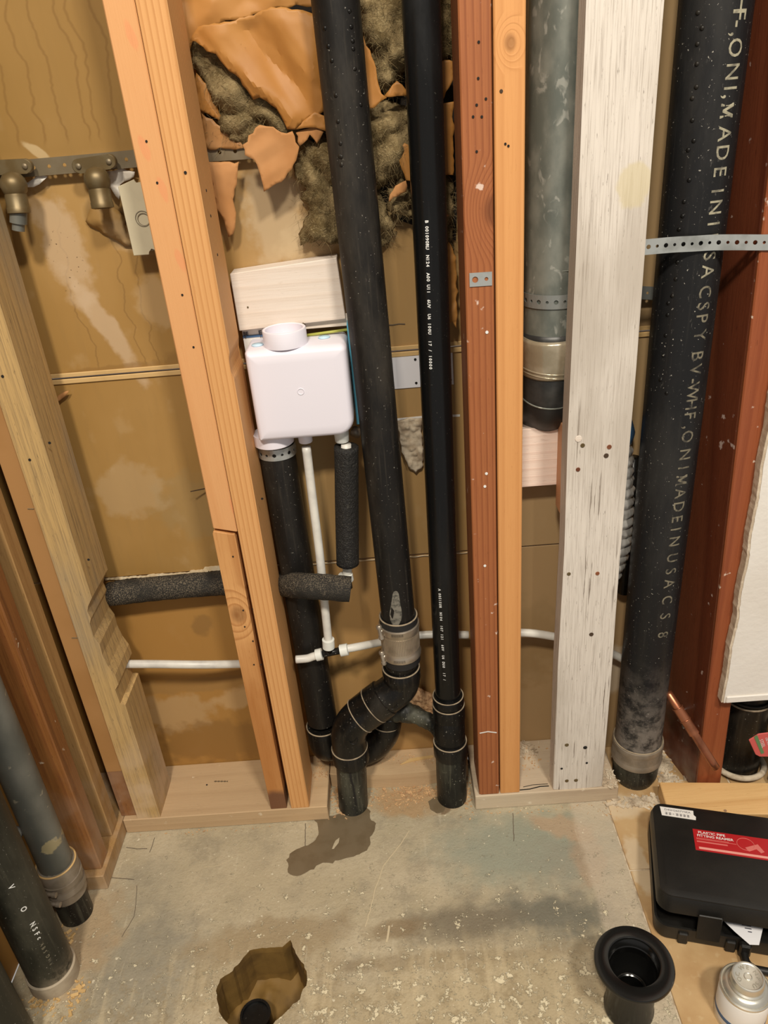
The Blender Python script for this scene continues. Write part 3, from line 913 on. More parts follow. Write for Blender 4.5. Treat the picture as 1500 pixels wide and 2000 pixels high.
for x, y, r, mm in ((1130, 857, .0055, m_block_w), (1138, 870, .0036, m_brass), (1190, 873, .0038, m_copper), (1184, 890, .0040, m_nail),
                    (1129, 917, .0036, m_copper), (1111, 1121, .0034, m_brass), (1167, 1120, .0036, m_copper), (1155, 1239, .0040, m_nail),
                    (1107, 1455, .0040, m_brass), (1143, 1460, .0040, m_hole), (1107, 1525, .0038, m_brass), (1125, 1524, .004, m_brass), (1097, 1501, .0024, m_hole), (1146, 1490, .0024, m_hole)):
    nailhead(wht, PY(x, y, YF - .0003), (0, -1, 0), r, mm)
# red-stained stud at right (leans a little)
t_r = thing('wall_stud', 'deep mahogany-red stud at right between the lettered pipe and white drywall', 'stud', (.555, YF + .07, 0))
b = box(.534, .580, YF + .008, YF + .138, 0.0, TOP, .001)
for v in b.verts: v.co.x += (.38 - v.co.z) * .031 - (.030 if v.co.y > YF + .07 else 0)
obj('stud_body', b, m_red_stud, t_r)
b = box(.5345, .581, YF + .0, YF + .009, 0.0, TOP, .002)
for v in b.verts: v.co.x += (.38 - v.co.z) * .031
o_ = obj('stud_edge', b, m_red_front, t_r); o_['label'] = 'front edge with the lit tone put into its orange-red, plaster along it'
for k in range(3): pass
for x, y in ((1345, 1392), (1357, 1405)):
    p = PY(x, y, 1.15); obj('nail', lathe([(0, -.004), (.0015, -.004), (.0015, .006), (.005, .006), (.005, .0075), (0, .0075)], Vector((.5245, 1.14 - (y - 1392) * .002, PY(x, y, 1.13).z)), (-1, 0, 0), 12), m_strap, t_r)

# left side wall
lw = bpy.data.objects.new('wall_left', None); COL.objects.link(lw); lw.location = (-.72, 1.0, 0); struct(lw)
obj('drywall_panel', box(-.735, -.722, .30, YW, 0, TOP), m_drywall, lw)
S1 = tag(obj('wall_stud', box(-.712, -.6145, 1.040, 1.0765, .038, TOP, .0015), m_stain2), 'tan stud of the left wall, second from the corner', 'stud')
S2 = tag(obj('wall_stud', box(-.712, -.6125, .966, 1.004, .038, TOP, .002), m_stain), 'dark stained stud of the left wall with white paint flecks', 'stud')
strip = thing('corner_stud', 'narrow brown-papered strip with a dark wooden foot beside the pine stud', 'stud', (-.59, 1.09, .038))
obj('paper_strip', box(-.6085, -.5745, 1.086, 1.094, .163, TOP, .0006), plain('smooth_brown_paper', (.40, .21, .075), .6, n=9, nc=(.33, .165, .05), na=.5), strip)
obj('wooden_foot', box(-.6095, -.5735, 1.087, 1.15, .038, TOP - .01, .001), m_stain, strip)
for x, y in ((59, 994), (145, 1246)):
    obj('staple', tube([PY(x - 5, y, 1.0855), PY(x + 7, y, 1.0855)], .0008, 6), m_strap_old, strip)
# plates
PL = thing('bottom_plate', 'dusty wooden bottom plate under the left studs', 'plate', (-.4, 1.145, 0))
obj('plate_board', box(-.6045, -.1915, 1.0765, YW - .001, .0005, .038, .0015), m_plate, PL)
PLs = tag(obj('bottom_plate', box(-.712, -.6055, .951, 1.21, .0005, .0375, .0015), m_stain2), 'short stained bottom plate along the left wall', 'plate')
PR = tag(obj('bottom_plate', box(.1045, .389, 1.0755, YW - .001, .0005, .038, .0015), m_plate_r), 'dusty bottom plate under the white board, cracked along its top', 'plate')
ribbon([PZ(x, y, .0386) for x, y in ((1013, 1543), (1035, 1541), (1055, 1536), (1072, 1535))], .0022, (0, 0, 1), m_hole, 'crack', PR, .0004)
ribbon([PZ(x, y, .0386) for x, y in ((1022, 1537), (1040, 1533), (1070, 1531))], .0012, (0, 0, 1), m_hole, 'crack', PR, .0004)
cut = [(-.190, YW - .001)] + [(-.190 + i * .0223, 1.160 - .014 * math.sin(i / 13 * PI * .9) + (.006 * (i > 8) * (i - 8) / 5)) for i in range(14)] + [(.1035, YW - .001)]
PB = tag(obj('bottom_plate', prism(cut, .0005, .038, .0015, 'Z'), m_plate), 'thin back strip of bottom plate left behind the pipe cut-out', 'plate')
for x, y in ((1255, 1330), (360, 1527),): pass
nailhead(PL, PZ(404, 1533, .0385), (0, 0, 1), .0018, m_hole, 'nail_hole')
ribbon([PZ(418 + i * 3, 1526, .0386) for i in range(10)], [.004 if i % 2 else .001 for i in range(10)], (0, 0, 1), m_strap_old, 'ink_stamp', PL, .0002)

# right side: white drywall
t = bpy.data.objects.new('wall_right', None); COL.objects.link(t); t.location = (.75, 1.065, .26); struct(t)
ed = [(.5600, .256)]
z = .27
while z < TOP:
    ed.append((.560 + .0022 * noise.noise(Vector((z * 17, 3, 3))) + .0018 * noise.noise(Vector((z * 190, 3, 3))) - (z - .26) * .0006, z)); z += .007
outl = [(.98, .2585), (.98, TOP), (.56, TOP)] + ed[::-1]
obj('drywall_panel', prism(outl, 1.058, 1.072, 0), m_drywhite, t)
outl2 = [(a - .004, b) for a, b in ed] + [(a + .0015, b) for a, b in ed][::-1]
obj('gypsum_edge', prism(outl2, 1.0595, 1.0765, 0), m_gyps, t)
obj('drywall_lip', box(.5625, .98, 1.0545, 1.0585, .2575, .272, .0015), m_drywhite, t)
lp = [(.7, 0), (.692, .02), (.697, .05), (.688, .075), (.698, .10), (.6925, .13), (.70, .16), (.704, .20), (.703, .25), (.98, .25), (.98, 0)]
obj('drywall_remnant', prism(lp, 1.075, 1.09, 0), m_drywhite, t)
obj('backing', box(.60, .98, YW + .03, YW + .04, 0, .6), m_dark, t)

# =================================================================== PIPES
def pipe_on_axis(name, a, b, r, mat, parent, seg=40, hollow=0, n=2):
    P = [Vector(a).lerp(Vector(b), i / (n - 1)) for i in range(n)]
    return obj(name, tube(P, r, seg, hollow), mat, parent, 'auto')


def hub(c, axis, R, h, parent, mat=None, name='hub', rim=True, rin=None):
    a = Vector(axis).normalized(); c = Vector(c)
    o = obj(name, lathe([(R * .93, 0), (R, .002), (R, h - .0015), (R * .97, h), (R * .85, h)], c, a), mat or m_abs_fit, parent, 'auto')
    if rim: obj('dusty_rim', torus(c + a * h, a, R * .955, R * .04), m_dust_ring, o, True)
    return o


# 1 scuffed vent pipe with banded coupling down into a cracked stub
v1 = thing('vent_pipe', 'scuffed black drain pipe at centre, banded coupling and offset bend into a cracked stub', 'pipe', (-.143, 1.11, 0))
A0 = Vector((-.018, 1.13, .405)); A1 = Vector((-.045, 1.13, TOP))
pipe_on_axis('pipe_run', A0, A1, .0302, m_abs_old, v1)
cb = obj('coupling_band', lathe([(.0335, 0), (.0365, .0015), (.0372, .008), (.0355, .013), (.0348, .016), (.0348, .055), (.0355, .058), (.0372, .063), (.0368, .072), (.0345, .0735)], (-.0185, 1.13, .366), (0, 0, 1), 56), m_steel, v1, 'auto')
bm = bmesh.new()
for k in range(72):
    a = 2 * PI * k / 72
    c = Vector((-.0185 + math.cos(a) * .0350, 1.13 + math.sin(a) * .0350, .386)); tube([c, c + Vector((0, 0, .034))], .0006, 5, bm=bm)
obj('band_corrugation', bm, m_steel, cb)['kind'] = 'stuff'
for zz in (.3745, .4335):
    bm = bmesh.new()
    for k in range(10):
        a = math.radians(-112 + k * 3.4); c = Vector((-.0185 + math.cos(a) * .0374, 1.13 + math.sin(a) * .0374, zz - .0025)); tube([c, c + Vector((0, 0, .005))], .0004, 4, bm=bm)
    obj('band_slots', bm, m_groove, cb)['kind'] = 'stuff'
obj('rubber_sleeve', lathe([(.0302, 0), (.0345, 0), (.0345, .100), (.0325, .1015), (.0302, .101)], (-.0185, 1.13, .352), (0, 0, 1)), m_rubber, cb, 'auto')
obj('dusty_rim', torus((-.0185, 1.13, .4535), (0, 0, 1), .0335, .0014), m_dust_ring, cb, True)
for zz in (.371, .429):
    h = obj('clamp_screw', lathe([(0, 0), (.0045, 0), (.0055, .002), (.0055, .006), (.004, .0065), (.004, .020), (.0052, .021), (.0052, .026), (.0035, .028), (0, .028)], (-.0545, 1.1145, zz + .0155), (.12, -.25, -.95), 14), m_steel, cb, 'auto')
    obj('clamp_lug', box(-.0565, -.0475, 1.109, 1.122, zz - .006, zz + .008, .002), m_steel, cb)
pth = [Vector((-.0195, 1.128, .405)), Vector((-.0205, 1.128, .345)), Vector((-.0215, 1.127, .318))]
pipe_on_axis('short_nipple', pth[0], pth[2], .0300, m_abs_fit, v1)
hub((-.0215, 1.127, .312), (0, 0, 1), .0358, .026, v1)
mid_a = Vector((-.060, 1.119, .270)); mid_b = Vector((-.104, 1.112, .240)); md_ = (mid_b - mid_a).normalized()
obj('upper_bend', tube([(-.0215, 1.127, .325), (-.0225, 1.127, .305), (-.029, 1.125, .291), (-.045, 1.122, .2785), mid_a], .0345, 36, sm=6), m_abs_fit, v1, True)
cg = obj('coupling', lathe([(.034, 0), (.0362, .001), (.0366, .028), (.0372, .029), (.0372, .061), (.0355, .062)], mid_b + md_ * .004, -md_, 44), m_abs_fit, v1, 'auto')
for s_, r_, mm_ in ((-.001, .0362, m_dust_ring), (.033, .0370, m_dust_ring), (.058, .0352, m_abs_dirty)):
    obj('dusty_rim', torus(mid_b + md_ * (.004 - s_ - .001), -md_, r_, .0011), mm_, cg, True)
obj('lower_bend', tube([mid_b - md_ * .01, mid_b + md_ * .006, Vector((-.124, 1.110, .219)), Vector((-.1335, 1.109, .195)), Vector((-.1345, 1.109, .170)), Vector((-.1345, 1.109, .155))], .0343, 36, sm=6), m_abs_fit, v1, True)
hub((-.1350, 1.109, .128), (0, 0, 1), .0362, .034, v1)
stub = pipe_on_axis('cracked_stub', (-.143, 1.109, 0), (-.1355, 1.109, .13), .0300, m_abs_dirty, v1)
cp = []
for x, y in ((672, 1481), (675, 1492), (684, 1503), (685, 1520), (690, 1535), (693, 1555), (696, 1572)):
    # crack runs down the camera side of the stub
    v = ray(x, y); q = CAM + v * ((1.0785 - CAM.y) / v.y)
    ax = -.1355 - .0075 * (.13 - q.z) / .13; dx = q.x - ax; yy = 1.109 - math.sqrt(max(1e-6, .0304 ** 2 - dx * dx))
    q = CAM + v * ((yy - CAM.y) / v.y); dx = q.x - ax; yy = 1.1085 - math.sqrt(max(1e-6, .0312 ** 2 - dx * dx))
    cp.append(Vector((q.x, yy, max(q.z, .001))))
ribbon(cp, [.0022, .0032, .0028, .0036, .0034, .0038, .003], (0, -1, 0), m_hole, 'crack', stub, .0004)
for k, (bx, by, bz) in enumerate(((.0, 0, 0), (-.0585, .0, -.055))):
    c = Vector((-.042, 1.0885, .279)) if k == 0 else Vector((-.122, 1.0755, .212))
    obj('moulded_boss', torus(c, (-.1, -1, .25) if k == 0 else (0, -1, .35), .0085, .0008, 24), m_abs_fit, v1, True)
# 2 thin glossy pipe with tee
v2 = thing('vent_pipe', 'thin glossy new black pipe with a printed line, ending in a tee', 'pipe', (.062, 1.112, 0))
B0 = Vector((.0635, 1.127, .25)); B1 = Vector((.082, 1.135, TOP))
run2 = pipe_on_axis('pipe_run', B0, B1, .0241, m_abs_new, v2)
hub((.0635, 1.125, .242), (0, 0, 1), .0300, .020, v2, name='bushing')
hub((.0635, 1.124, .205), (0, 0, 1), .0312, .036, v2)
obj('tee_body', lathe([(.0300, 0), (.0300, .095), (.028, .098)], (.0628, 1.120, .118), (0.005, .03, 1)), m_abs_fit, v2, 'auto')
hub((.0625, 1.117, .118), (0, 0, 1), .0335, .035, v2)
pipe_on_axis('lower_stub', (.0605, 1.112, 0), (.0625, 1.115, .125), .0302, m_abs_dirty, v2)
obj('melted_branch', tube([PY(870, 1428, 1.122), PY(842, 1411, 1.145), PY(815, 1398, 1.158), PY(785, 1389, 1.168), PY(757, 1386, 1.175)], [.022, .016, .0165, .023, .025], 28, jit=.22, sm=7), m_abs_dirty, v2, True)
# 3 drain pipe behind the stud with a trap-like sweep
v3 = thing('drain_pipe', 'black drain pipe below the white box, curling up behind the cracked stub', 'pipe', (-.19, 1.175, .05))
C0 = Vector((-.190, 1.172, .18)); C1 = Vector((-.1975, 1.176, .799))
pipe_on_axis('pipe_run', C0, C1, .0300, m_abs_old, v3)
hub((-.190, 1.170, .125), (0, 0, 1), .0345, .042, v3)
Y3 = 1.178
obj('return_bend', tube([Vector((-.190, 1.170, .14)), Vector((-.187, 1.168, .115)), PY(655, 1452, Y3), PY(690, 1466, Y3), PY(725, 1458, Y3), PY(748, 1435, Y3), PY(756, 1410, Y3), PY(757, 1390, Y3)], [.0335, .0335, .033, .0325, .032, .031, .030, .029], 32, sm=7), m_abs_fit, v3, True)
hub(PY(752, 1420, Y3) + Vector((0, 0, -.004)), (0.15, 0, 1), .0318, .020, v3)
S_ = [Vector((-.1965 + math.cos(a) * .0312, 1.176 + math.sin(a) * .0312, .775 + 0)) for a in [math.radians(k) for k in range(-200, 25, 9)]]
st3 = strap('pipe_strap', S_, .019, m_strap, None, .0125)
tag(st3, 'zinc perforated strap round the drain pipe under the white box', 'strap')

# 4 galvanised duct behind the white board
g = thing('vent_duct', 'old galvanised vent duct behind the white board, taped at its elbow', 'pipe', (.262, 1.16, .79))
GX = .2640; GY = 1.168; GR = .0470
obj('duct_run', tube([(GX - .010 + .0, GY, .93), (GX + .012, GY, TOP)], GR, 56), m_galv, g, 'auto')
obj('duct_seam', torus((GX + .0, GY, 1.035), (0, 0, 1), GR, .0009), m_galv, g, True)
obj('duct_elbow', tube([(GX - .010, GY, .94), (GX - .0105, GY, .885), (GX - .010, GY + .006, .855), (GX - .010, GY + .02, .82), (GX - .010, GY + .05, .795)], [.0475, .0475, .048, .048, .048], 48, sm=5), plain('blackened_steel', (.035, .037, .037), .45, .4, n=25, nc=(.10, .10, .095), na=.6), g, True)
obj('elbow_bead', torus((GX - .010, GY + .012, .838), (0, -.35, 1), .0482, .0016), m_galv, g, True)
bm = bmesh.new(); rng = random.Random(3)
tp = obj('tape_wrap', lathe([(.048, 0), (.0492, .003), (.0485, .015), (.0495, .03), (.0487, .045), (.0492, .056), (.0478, .060)], (GX - .0105, GY, .877), (-.03, -.10, 1), 60), m_tape, g, True)
for k, (zz, tl, rr_) in enumerate(((.936, .02, .0012), (.921, -.03, .0011), (.900, .16, .0016), (.893, .22, .0013), (.886, .12, .0018), (.912, .3, .0011), (.879, .18, .0014))):
    torus((GX - .0105, GY, zz), (tl * .5, -.12 + tl * .3, 1), .0490, rr_, bm=bm)
obj('tape_wrinkles', bm, m_tape, tp, True)
obj('flashing', prism([(PY(x, y, 1.2).x, PY(x, y, 1.2).z) for x, y in ((1012, 815), (1050, 808), (1100, 790), (1100, 760), (1012, 740))], 1.208, 1.213), plain('grey_putty', (.12, .13, .15), .6, n=30, nc=(.3, .3, .31), na=.6, bump=.5), g)
S_ = [Vector((.162, 1.205, .994)), Vector((.195, 1.196, .994))] + [Vector((GX - .0085 + math.cos(a) * .0492, GY + math.sin(a) * .0492, .992)) for a in [math.radians(k) for k in range(-168, -10, 9)]] + [Vector((.34, 1.19, .986)), Vector((.425, 1.202, .972))]
tag(strap('pipe_strap', S_, .020, plain('dull_zinc_strap', (.27, .285, .27), .45, .5, n=30, nc=(.3, .31, .29), na=.5), None, .0125), 'dull perforated strap round the galvanised duct, ending right of the white board', 'strap')
S_ = [Vector((.196, 1.205, 1.038)), Vector((.225, 1.203, 1.054))]
tag(strap('pipe_strap', S_, .020, m_strap, None, .0165), 'short piece of perforated strap left of the galvanised duct', 'strap')
S_ = [PY(917, 547, YF - .001), PY(961, 544, YF - .001)]
tag(strap('pipe_strap', S_, .0185, m_strap, None, .0165, holes=(.0042, .0026)), 'stub of perforated zinc strap nailed to the red-brown stud', 'strap')
tag(obj('plastic_clip', box(.190, .212, 1.19, 1.204, .925, .948, .001), m_cyan), 'small cyan plastic clip behind the orange stud', 'clip')
# foil flex duct in a torn hole right of the board
fd = thing('flexible_duct', 'crinkled silver foil duct between the white board and the lettered pipe', 'duct', (.375, 1.19, .42))
bm = bmesh.new(); K = 28; NS = 150; rings = []
for i in range(NS + 1):
    t_ = i / NS; z = .725 - t_ * .285; R = .026 + .004 * math.sin(t_ * 3) - .010 * max(0, t_ - .75) * 4
    cxx = .366 + .010 * math.sin(t_ * 2.5); rg = []
    for k in range(K):
        a = 2 * PI * k / K
        zz = z + .012 * math.cos(a + .6)
        ph = (zz * 52)
        w_ = .0045 * abs(math.sin(ph * PI)) + .0030 * noise.noise(Vector((math.cos(a) * 5, math.sin(a) * 5, zz * 90)))
        rg.append(bm.verts.new((cxx + math.cos(a) * (R + w_), 1.186 + math.sin(a) * (R + w_) * .95, zz)))
    rings.append(rg)
for i in range(NS):
    for k in range(K): bm.faces.new((rings[i][k], rings[i][(k + 1) % K], rings[i + 1][(k + 1) % K], rings[i + 1][k]))
obj('foil_sleeve', bm, m_foil, fd)
obj('black_liner', tube([(.404, 1.192, .70), (.407, 1.195, .42)], .011, 16), m_abs_fit, fd, True)
obj('blue_collar', tube([(.372, 1.20, .722), (.370, 1.188, .752), (.371, 1.190, .775)], [.026, .030, .022], 24, sm=4), m_blue, fd, True)
obj('torn_opening', prism([(PY(x, y, YW - .003).x, PY(x, y, YW - .003).z) for x, y in ((1200, 870), (1216, 878), (1226, 890), (1238, 900), (1258, 920), (1262, 965), (1200, 965))], YW - .0045, YW - .0035), m_hole, fd)

# 5 big lettered pipe
BX, BY, BR = .4390, 1.132, .0446
v5 = thing('soil_stack', 'large black pipe at right with cream lettering and a dusty foot', 'pipe', (BX, BY, 0))
pipe_on_axis('pipe_run', (BX, BY, .10), (BX, BY, TOP), BR, m_abs_big, v5, 64)
bnd = obj('coupling_band', lathe([(.0455, 0), (.0488, .001), (.0497, .008), (.0482, .013), (.0478, .015), (.0478, .033), (.0482, .035), (.0497, .040), (.0490, .0485), (.0455, .050)], (BX, BY, .060), (0, 0, 1), 64), m_steel_d, v5, 'auto')
bm = bmesh.new()
for k in range(110):
    a = 2 * PI * k / 110; c = Vector((BX + math.cos(a) * .0479, BY + math.sin(a) * .0479, .0755)); tube([c, c + Vector((0, 0, .017))], .0005, 4, bm=bm)
obj('band_corrugation', bm, m_steel_d, bnd)['kind'] = 'stuff'
obj('dusty_rim', torus((BX, BY, .111), (0, 0, 1), .0470, .0015), m_dust_ring, bnd, True)
obj('lower_stub', tube([(BX, BY, -.002), (BX, BY, .02), (BX, BY, .062)], [.036, .044, .0460], 48), m_abs_dirty, v5, 'auto')


def on_pipe(px, py, X, Yc, R):
    v = ray(px, py); a = v.x ** 2 + v.y ** 2; ox, oy = CAM.x - X, CAM.y - Yc
    b = 2 * (ox * v.x + oy * v.y); c = ox * ox + oy * oy - R * R; d = b * b - 4 * a * c
    t = (-b - math.sqrt(max(d, 0))) / (2 * a); return CAM + v * t


letters = [('H', 8), ('F', 28), ('-', 46), (',', 66), ('O', 93), ('N', 140), ('I', 172), (',', 188), ('M', 216), ('A', 261), ('D', 298),
           ('E', 335), ('I', 373), ('N', 405), ('I', 437), ('U', 470), ('S', 500), ('A', 530), ('C', 570), ('S', 598), ('P', 622), ('Y', 655),
           ('B', 695), ('V', 722), ('-', 744), ('W', 764), ('H', 790), ('F', 812), (',', 834), ('O', 853), ('N', 888), ('I', 914), ('M', 938),
           ('A', 964), ('D', 990), ('E', 1014), ('I', 1034), ('N', 1058), ('U', 1090), ('S', 1116), ('A', 1140), ('C', 1172), ('S', 1204), ('8', 1240)]
for i, (ch, py) in enumerate(letters):
    # centre line of the print measured in the photograph
    px = 1436 - (py - 93) * .1235
    q = on_pipe(px, py, BX, BY, BR + .0004); phi0 = math.atan2(q.y - BY, q.x - BX); z0 = q.z
    def fn(u, v, phi0=phi0, z0=z0):
        ph = phi0 + v / BR
        return Vector((BX + math.cos(ph) * (BR + .00035), BY + math.sin(ph) * (BR + .00035), z0 - u * .96))
    if ch == 'M':
        M13 = [(0, 0), (0, 1), (.2, 1), (.425, .42), (.65, 1), (.85, 1), (.85, 0), (.69, 0), (.69, .62), (.5, .15), (.35, .15), (.16, .62), (.16, 0)]
        V_, T_ = fill([((a - .42) * .0205, (b - .5) * .0190) for a, b in M13], step=.004)
        bm = bmesh.new(); vv = [bm.verts.new(fn(p.x, p.y)) for p in V_]
        for t in T_: bm.faces.new([vv[k] for k in t])
        obj('printed_letter', bm, m_print if py < 560 else m_print_f, v5); continue
    textmesh(ch, .0275, fn, m_print if py < 560 else m_print_f, 'printed_letter', v5, bold=.00015, step=.004)
# small print on the thin pipe
for (txt, ya, yb, xa, xb) in (('B 001090RU  NI24  A00 U1I  6UV  U6 100U  17 / 10000', 430, 722, 833, 841), ('A 005150R  NI04  107 I2I  60V  U6 DU0  17 /', 1150, 1330, 858, 868)):
    n = len(txt)
    for i, ch in enumerate(txt):
        if ch == ' ': continue
        t_ = (i + .5) / n; py = ya + (yb - ya) * t_; px = xa + (xb - xa) * t_
        f = (PY(px, py, 1.13).z - B0.z) / (B1.z - B0.z); ax = B0.lerp(B1, f)
        q = on_pipe(px, py, ax.x, ax.y, .0243); phi0 = math.atan2(q.y - ax.y, q.x - ax.x); z0 = q.z
        def fn(u, v, phi0=phi0, z0=z0, ax=ax):
            ph = phi0 + v / .0243
            return Vector((ax.x + math.cos(ph) * .0244, ax.y + math.sin(ph) * .0244, z0 - u))
        textmesh(ch, .0062, fn, m_print_w, 'printed_letter', v2, bold=.0002)

rb = random.Random(5)
for (X_, Y_, R_, par, lst) in ((BX, BY, BR, v5, [(1363, 25), (1371, 55), (1362, 86), (1361, 125), (1360, 170), (1352, 192), (1352, 235), (1355, 275), (1344, 293), (1346, 352), (1336, 394), (1333, 422), (1326, 448), (1323, 512), (1320, 545), (1313, 578), (1305, 592), (1304, 615), (1300, 655), (1296, 694), (1290, 742), (1302, 768)]),):
    for (x, y) in lst:
        q = on_pipe(x, y, X_, Y_, R_); nn = Vector((q.x - X_, q.y - Y_, 0)).normalized()
        bb = lathe([(.0032, -.001), (.0028, .0006), (.0018, .0014), (0, .0018)], q, nn, 10)
        obj('blister', bb, m_abs_fit, par, True)
for (x, y) in ((683, 22), (686, 52), (689, 80), (690, 95), (648, 118), (693, 134), (641, 90), (634, 55), (660, 237), (665, 280), (666, 306), (667, 322), (664, 305), (656, 186), (705, 204)):
    f = .5; zq = PY(x, y, 1.10).z; ax = A0.lerp(A1, (zq - A0.z) / (A1.z - A0.z)); q = on_pipe(x, y, ax.x, ax.y, .0302); nn = Vector((q.x - ax.x, q.y - ax.y, 0)).normalized()
    obj('blister', lathe([(.0030, -.001), (.0026, .0006), (.0016, .0013), (0, .0016)], q, nn, 10), m_abs_fit, v1, True)
q = on_pipe(773, 1190, -.0185, 1.13, .0304)
pts_ = []
for k in range(20):
    a_ = 2 * PI * k / 20; px_ = 773 + 11 * math.cos(a_) * (1 + .2 * math.sin(3 * a_)); py_ = 1190 + 36 * math.sin(a_)
    pts_.append(on_pipe(px_, py_, -.0185, 1.13, .0306))
bm = bmesh.new(); vv = [bm.verts.new(p) for p in pts_]; cc_ = bm.verts.new(on_pipe(773, 1190, -.0185, 1.13, .0308))
for k in range(20): bm.faces.new((vv[k], vv[(k + 1) % 20], cc_))
obj('cement_smear', bm, plain('grey_smear', (.20, .185, .15), .7, n=120, nc=(.03, .03, .025), na=.8), v1, True)
# strap across the big pipe
S_ = [Vector((.3570, YF + .004, 1.066)), Vector((.395, 1.083, 1.066)), Vector((.425, 1.0835, 1.065)), Vector((.450, 1.083, 1.0645)), Vector((.48, 1.079, 1.063)), Vector((.525, YF - .003, 1.060)), Vector((.57, YF - .003, 1.059))]
S_ = catmull(S_, 6)
tag(strap('pipe_strap', S_, .0205, m_strap, None, .0118, holes=(.0030, .0021)), 'bright perforated zinc strap across the front of the lettered pipe', 'strap')

# 6 left side pipes
gp = thing('drain_pipe', 'grey galvanised pipe with a clamped rubber coupling in the left corner', 'pipe', (-.65, .907, 0))
GPX, GPY = -.650, .907
pipe_on_axis('pipe_run', (GPX, GPY, .12), (GPX, GPY, TOP), .0285, m_galv_old, gp)
pipe_on_axis('lower_stub', (GPX, GPY, 0), (GPX, GPY, .09), .0290, m_abs_dirty, gp)
cpl = obj('rubber_coupling', lathe([(.0295, 0), (.0335, .001), (.0330, .01), (.034, .035), (.0355, .072), (.0335, .078), (.030, .078)], (GPX, GPY, .062), (0, 0, 1)), m_steel_d, gp, 'auto')
obj('dusty_rim', torus((GPX, GPY, .140), (0, 0, 1), .0330, .0017), m_edge, cpl, True)
for zz, ax in ((.104, (.05, -.05, 1)), (.078, (-.06, .1, 1))):
    cl_ = obj('hose_clamp', lathe([(.0340, 0), (.0362, 0), (.0362, .011), (.0340, .011)], (GPX, GPY, zz), ax), m_steel_d, cpl, 'auto')
    obj('clamp_screw', lathe([(0, 0), (.0048, 0), (.0048, .011), (.0036, .012), (.0036, .022), (.0048, .023), (.0048, .030), (0, .031)], (GPX - .022, GPY - .038, zz + .005), (1, -.15, 0), 14), m_steel_d, cl_, 'auto')
bp_ = thing('drain_pipe', 'black drain pipe at lower left with white printed marks and a dusty foot', 'pipe', (-.646, .792, 0))
BPX, BPY, BPR = -.648, .790, .0375
pipe_on_axis('pipe_run', (BPX, BPY, 0), (BPX, BPY, TOP), BPR, m_abs_left, bp_)
obj('hub', lathe([(.0375, 0), (.0405, 0), (.0405, .028), (.0385, .030), (.0375, .030)], (BPX, BPY, .001), (0, 0, 1)), plain('plaster_coated_hub', (.44, .37, .27), .8, n=30, nc=(.28, .22, .15), na=.6), bp_, 'auto')
for ch, px, py, sz in (('O', 46, 1776, .012), ('V', 22, 1733, .012), ('N', 64, 1806, .011), ('S', 68, 1815, .011), ('F', 72, 1824, .011), ('c', 77, 1832, .010), ('A', 82, 1845, .008), ('B', 85, 1852, .008), ('S', 88, 1859, .008), ('D', 93, 1868, .008), ('W', 97, 1876, .008), ('V', 100, 1883, .008)):
    q = on_pipe(px, py, BPX, BPY, BPR + .0004); phi0 = math.atan2(q.y - BPY, q.x - BPX); z0 = q.z
    def fn(u, v, phi0=phi0, z0=z0):
        ph = phi0 + v / BPR
        return Vector((BPX + math.cos(ph) * (BPR + .0003), BPY + math.sin(ph) * (BPR + .0003), z0 - u))
    textmesh(ch, sz, fn, m_print_w if sz > .009 else m_print_f, 'printed_letter', bp_, bold=.0003)
lp_ = tag(obj('drain_pipe', tube([(-.672, .672, 0), (-.672, .672, TOP)], .040, 40), m_abs_left, None, 'auto'), 'scuffed black pipe cut by the lower left edge of the photo', 'pipe')
tag(sheet('plastic_sheet', [(-60, 1640), (-5, 1700), (5, 1790), (35, 1850), (52, 1920), (20, 1930), (-60, 1900)], .80, m_blue, None, lambda x, z, d: .004 * noise.noise(Vector((x * 40, z * 40, 1))), step=.012), 'blue plastic sheet behind the pipes at the lower left edge', 'sheet')
bpy.data.objects['plastic_sheet'].location = (-.035, .03, .0)
tag(obj('pipe_clip', tube([(-.685, .895, .235), (-.69, .86, .25), (-.70, .84, .27)], .012, 14, sm=4), plain('grey_plastic', (.33, .32, .29), .6), None, True), 'pale grey plastic clip behind the galvanised pipe', 'clip')
# 7 right hand pipe below the white drywall
rp = thing('drain_pipe', 'short fat black pipe with plaster flecks under the white drywall', 'pipe', (.655, 1.15, 0))
pipe_on_axis('pipe_run', (.652, 1.148, 0), (.652, 1.148, .185), .0450, m_abs_fit, rp)
obj('rim', torus((.652, 1.148, .186), (0, 0, 1), .0455, .002), m_dust_ring, rp, True)
obj('rim', torus((.652, 1.148, .194), (0, 0, 1), .0445, .0025), m_abs_fit, rp, True)
obj('upper_elbow', tube([(.652, 1.148, .18), (.655, 1.150, .215), (.67, 1.155, .245), (.70, 1.16, .265)], .042, 36, sm=6), m_abs_fit, rp, True)
obj('foot_rim', torus((.655, 1.14, .012), (0, 0.1, 1), .048, .006), m_crust, rp, True)
tag(obj('plaster_lump', tube([(.694, 1.12, .16), (.700, 1.115, .14), (.704, 1.11, .125)], [.006, .012, .005], 12, jit=.5, sm=4), m_crust), 'lump of pale plaster stuck beside the fat black pipe', 'plaster')
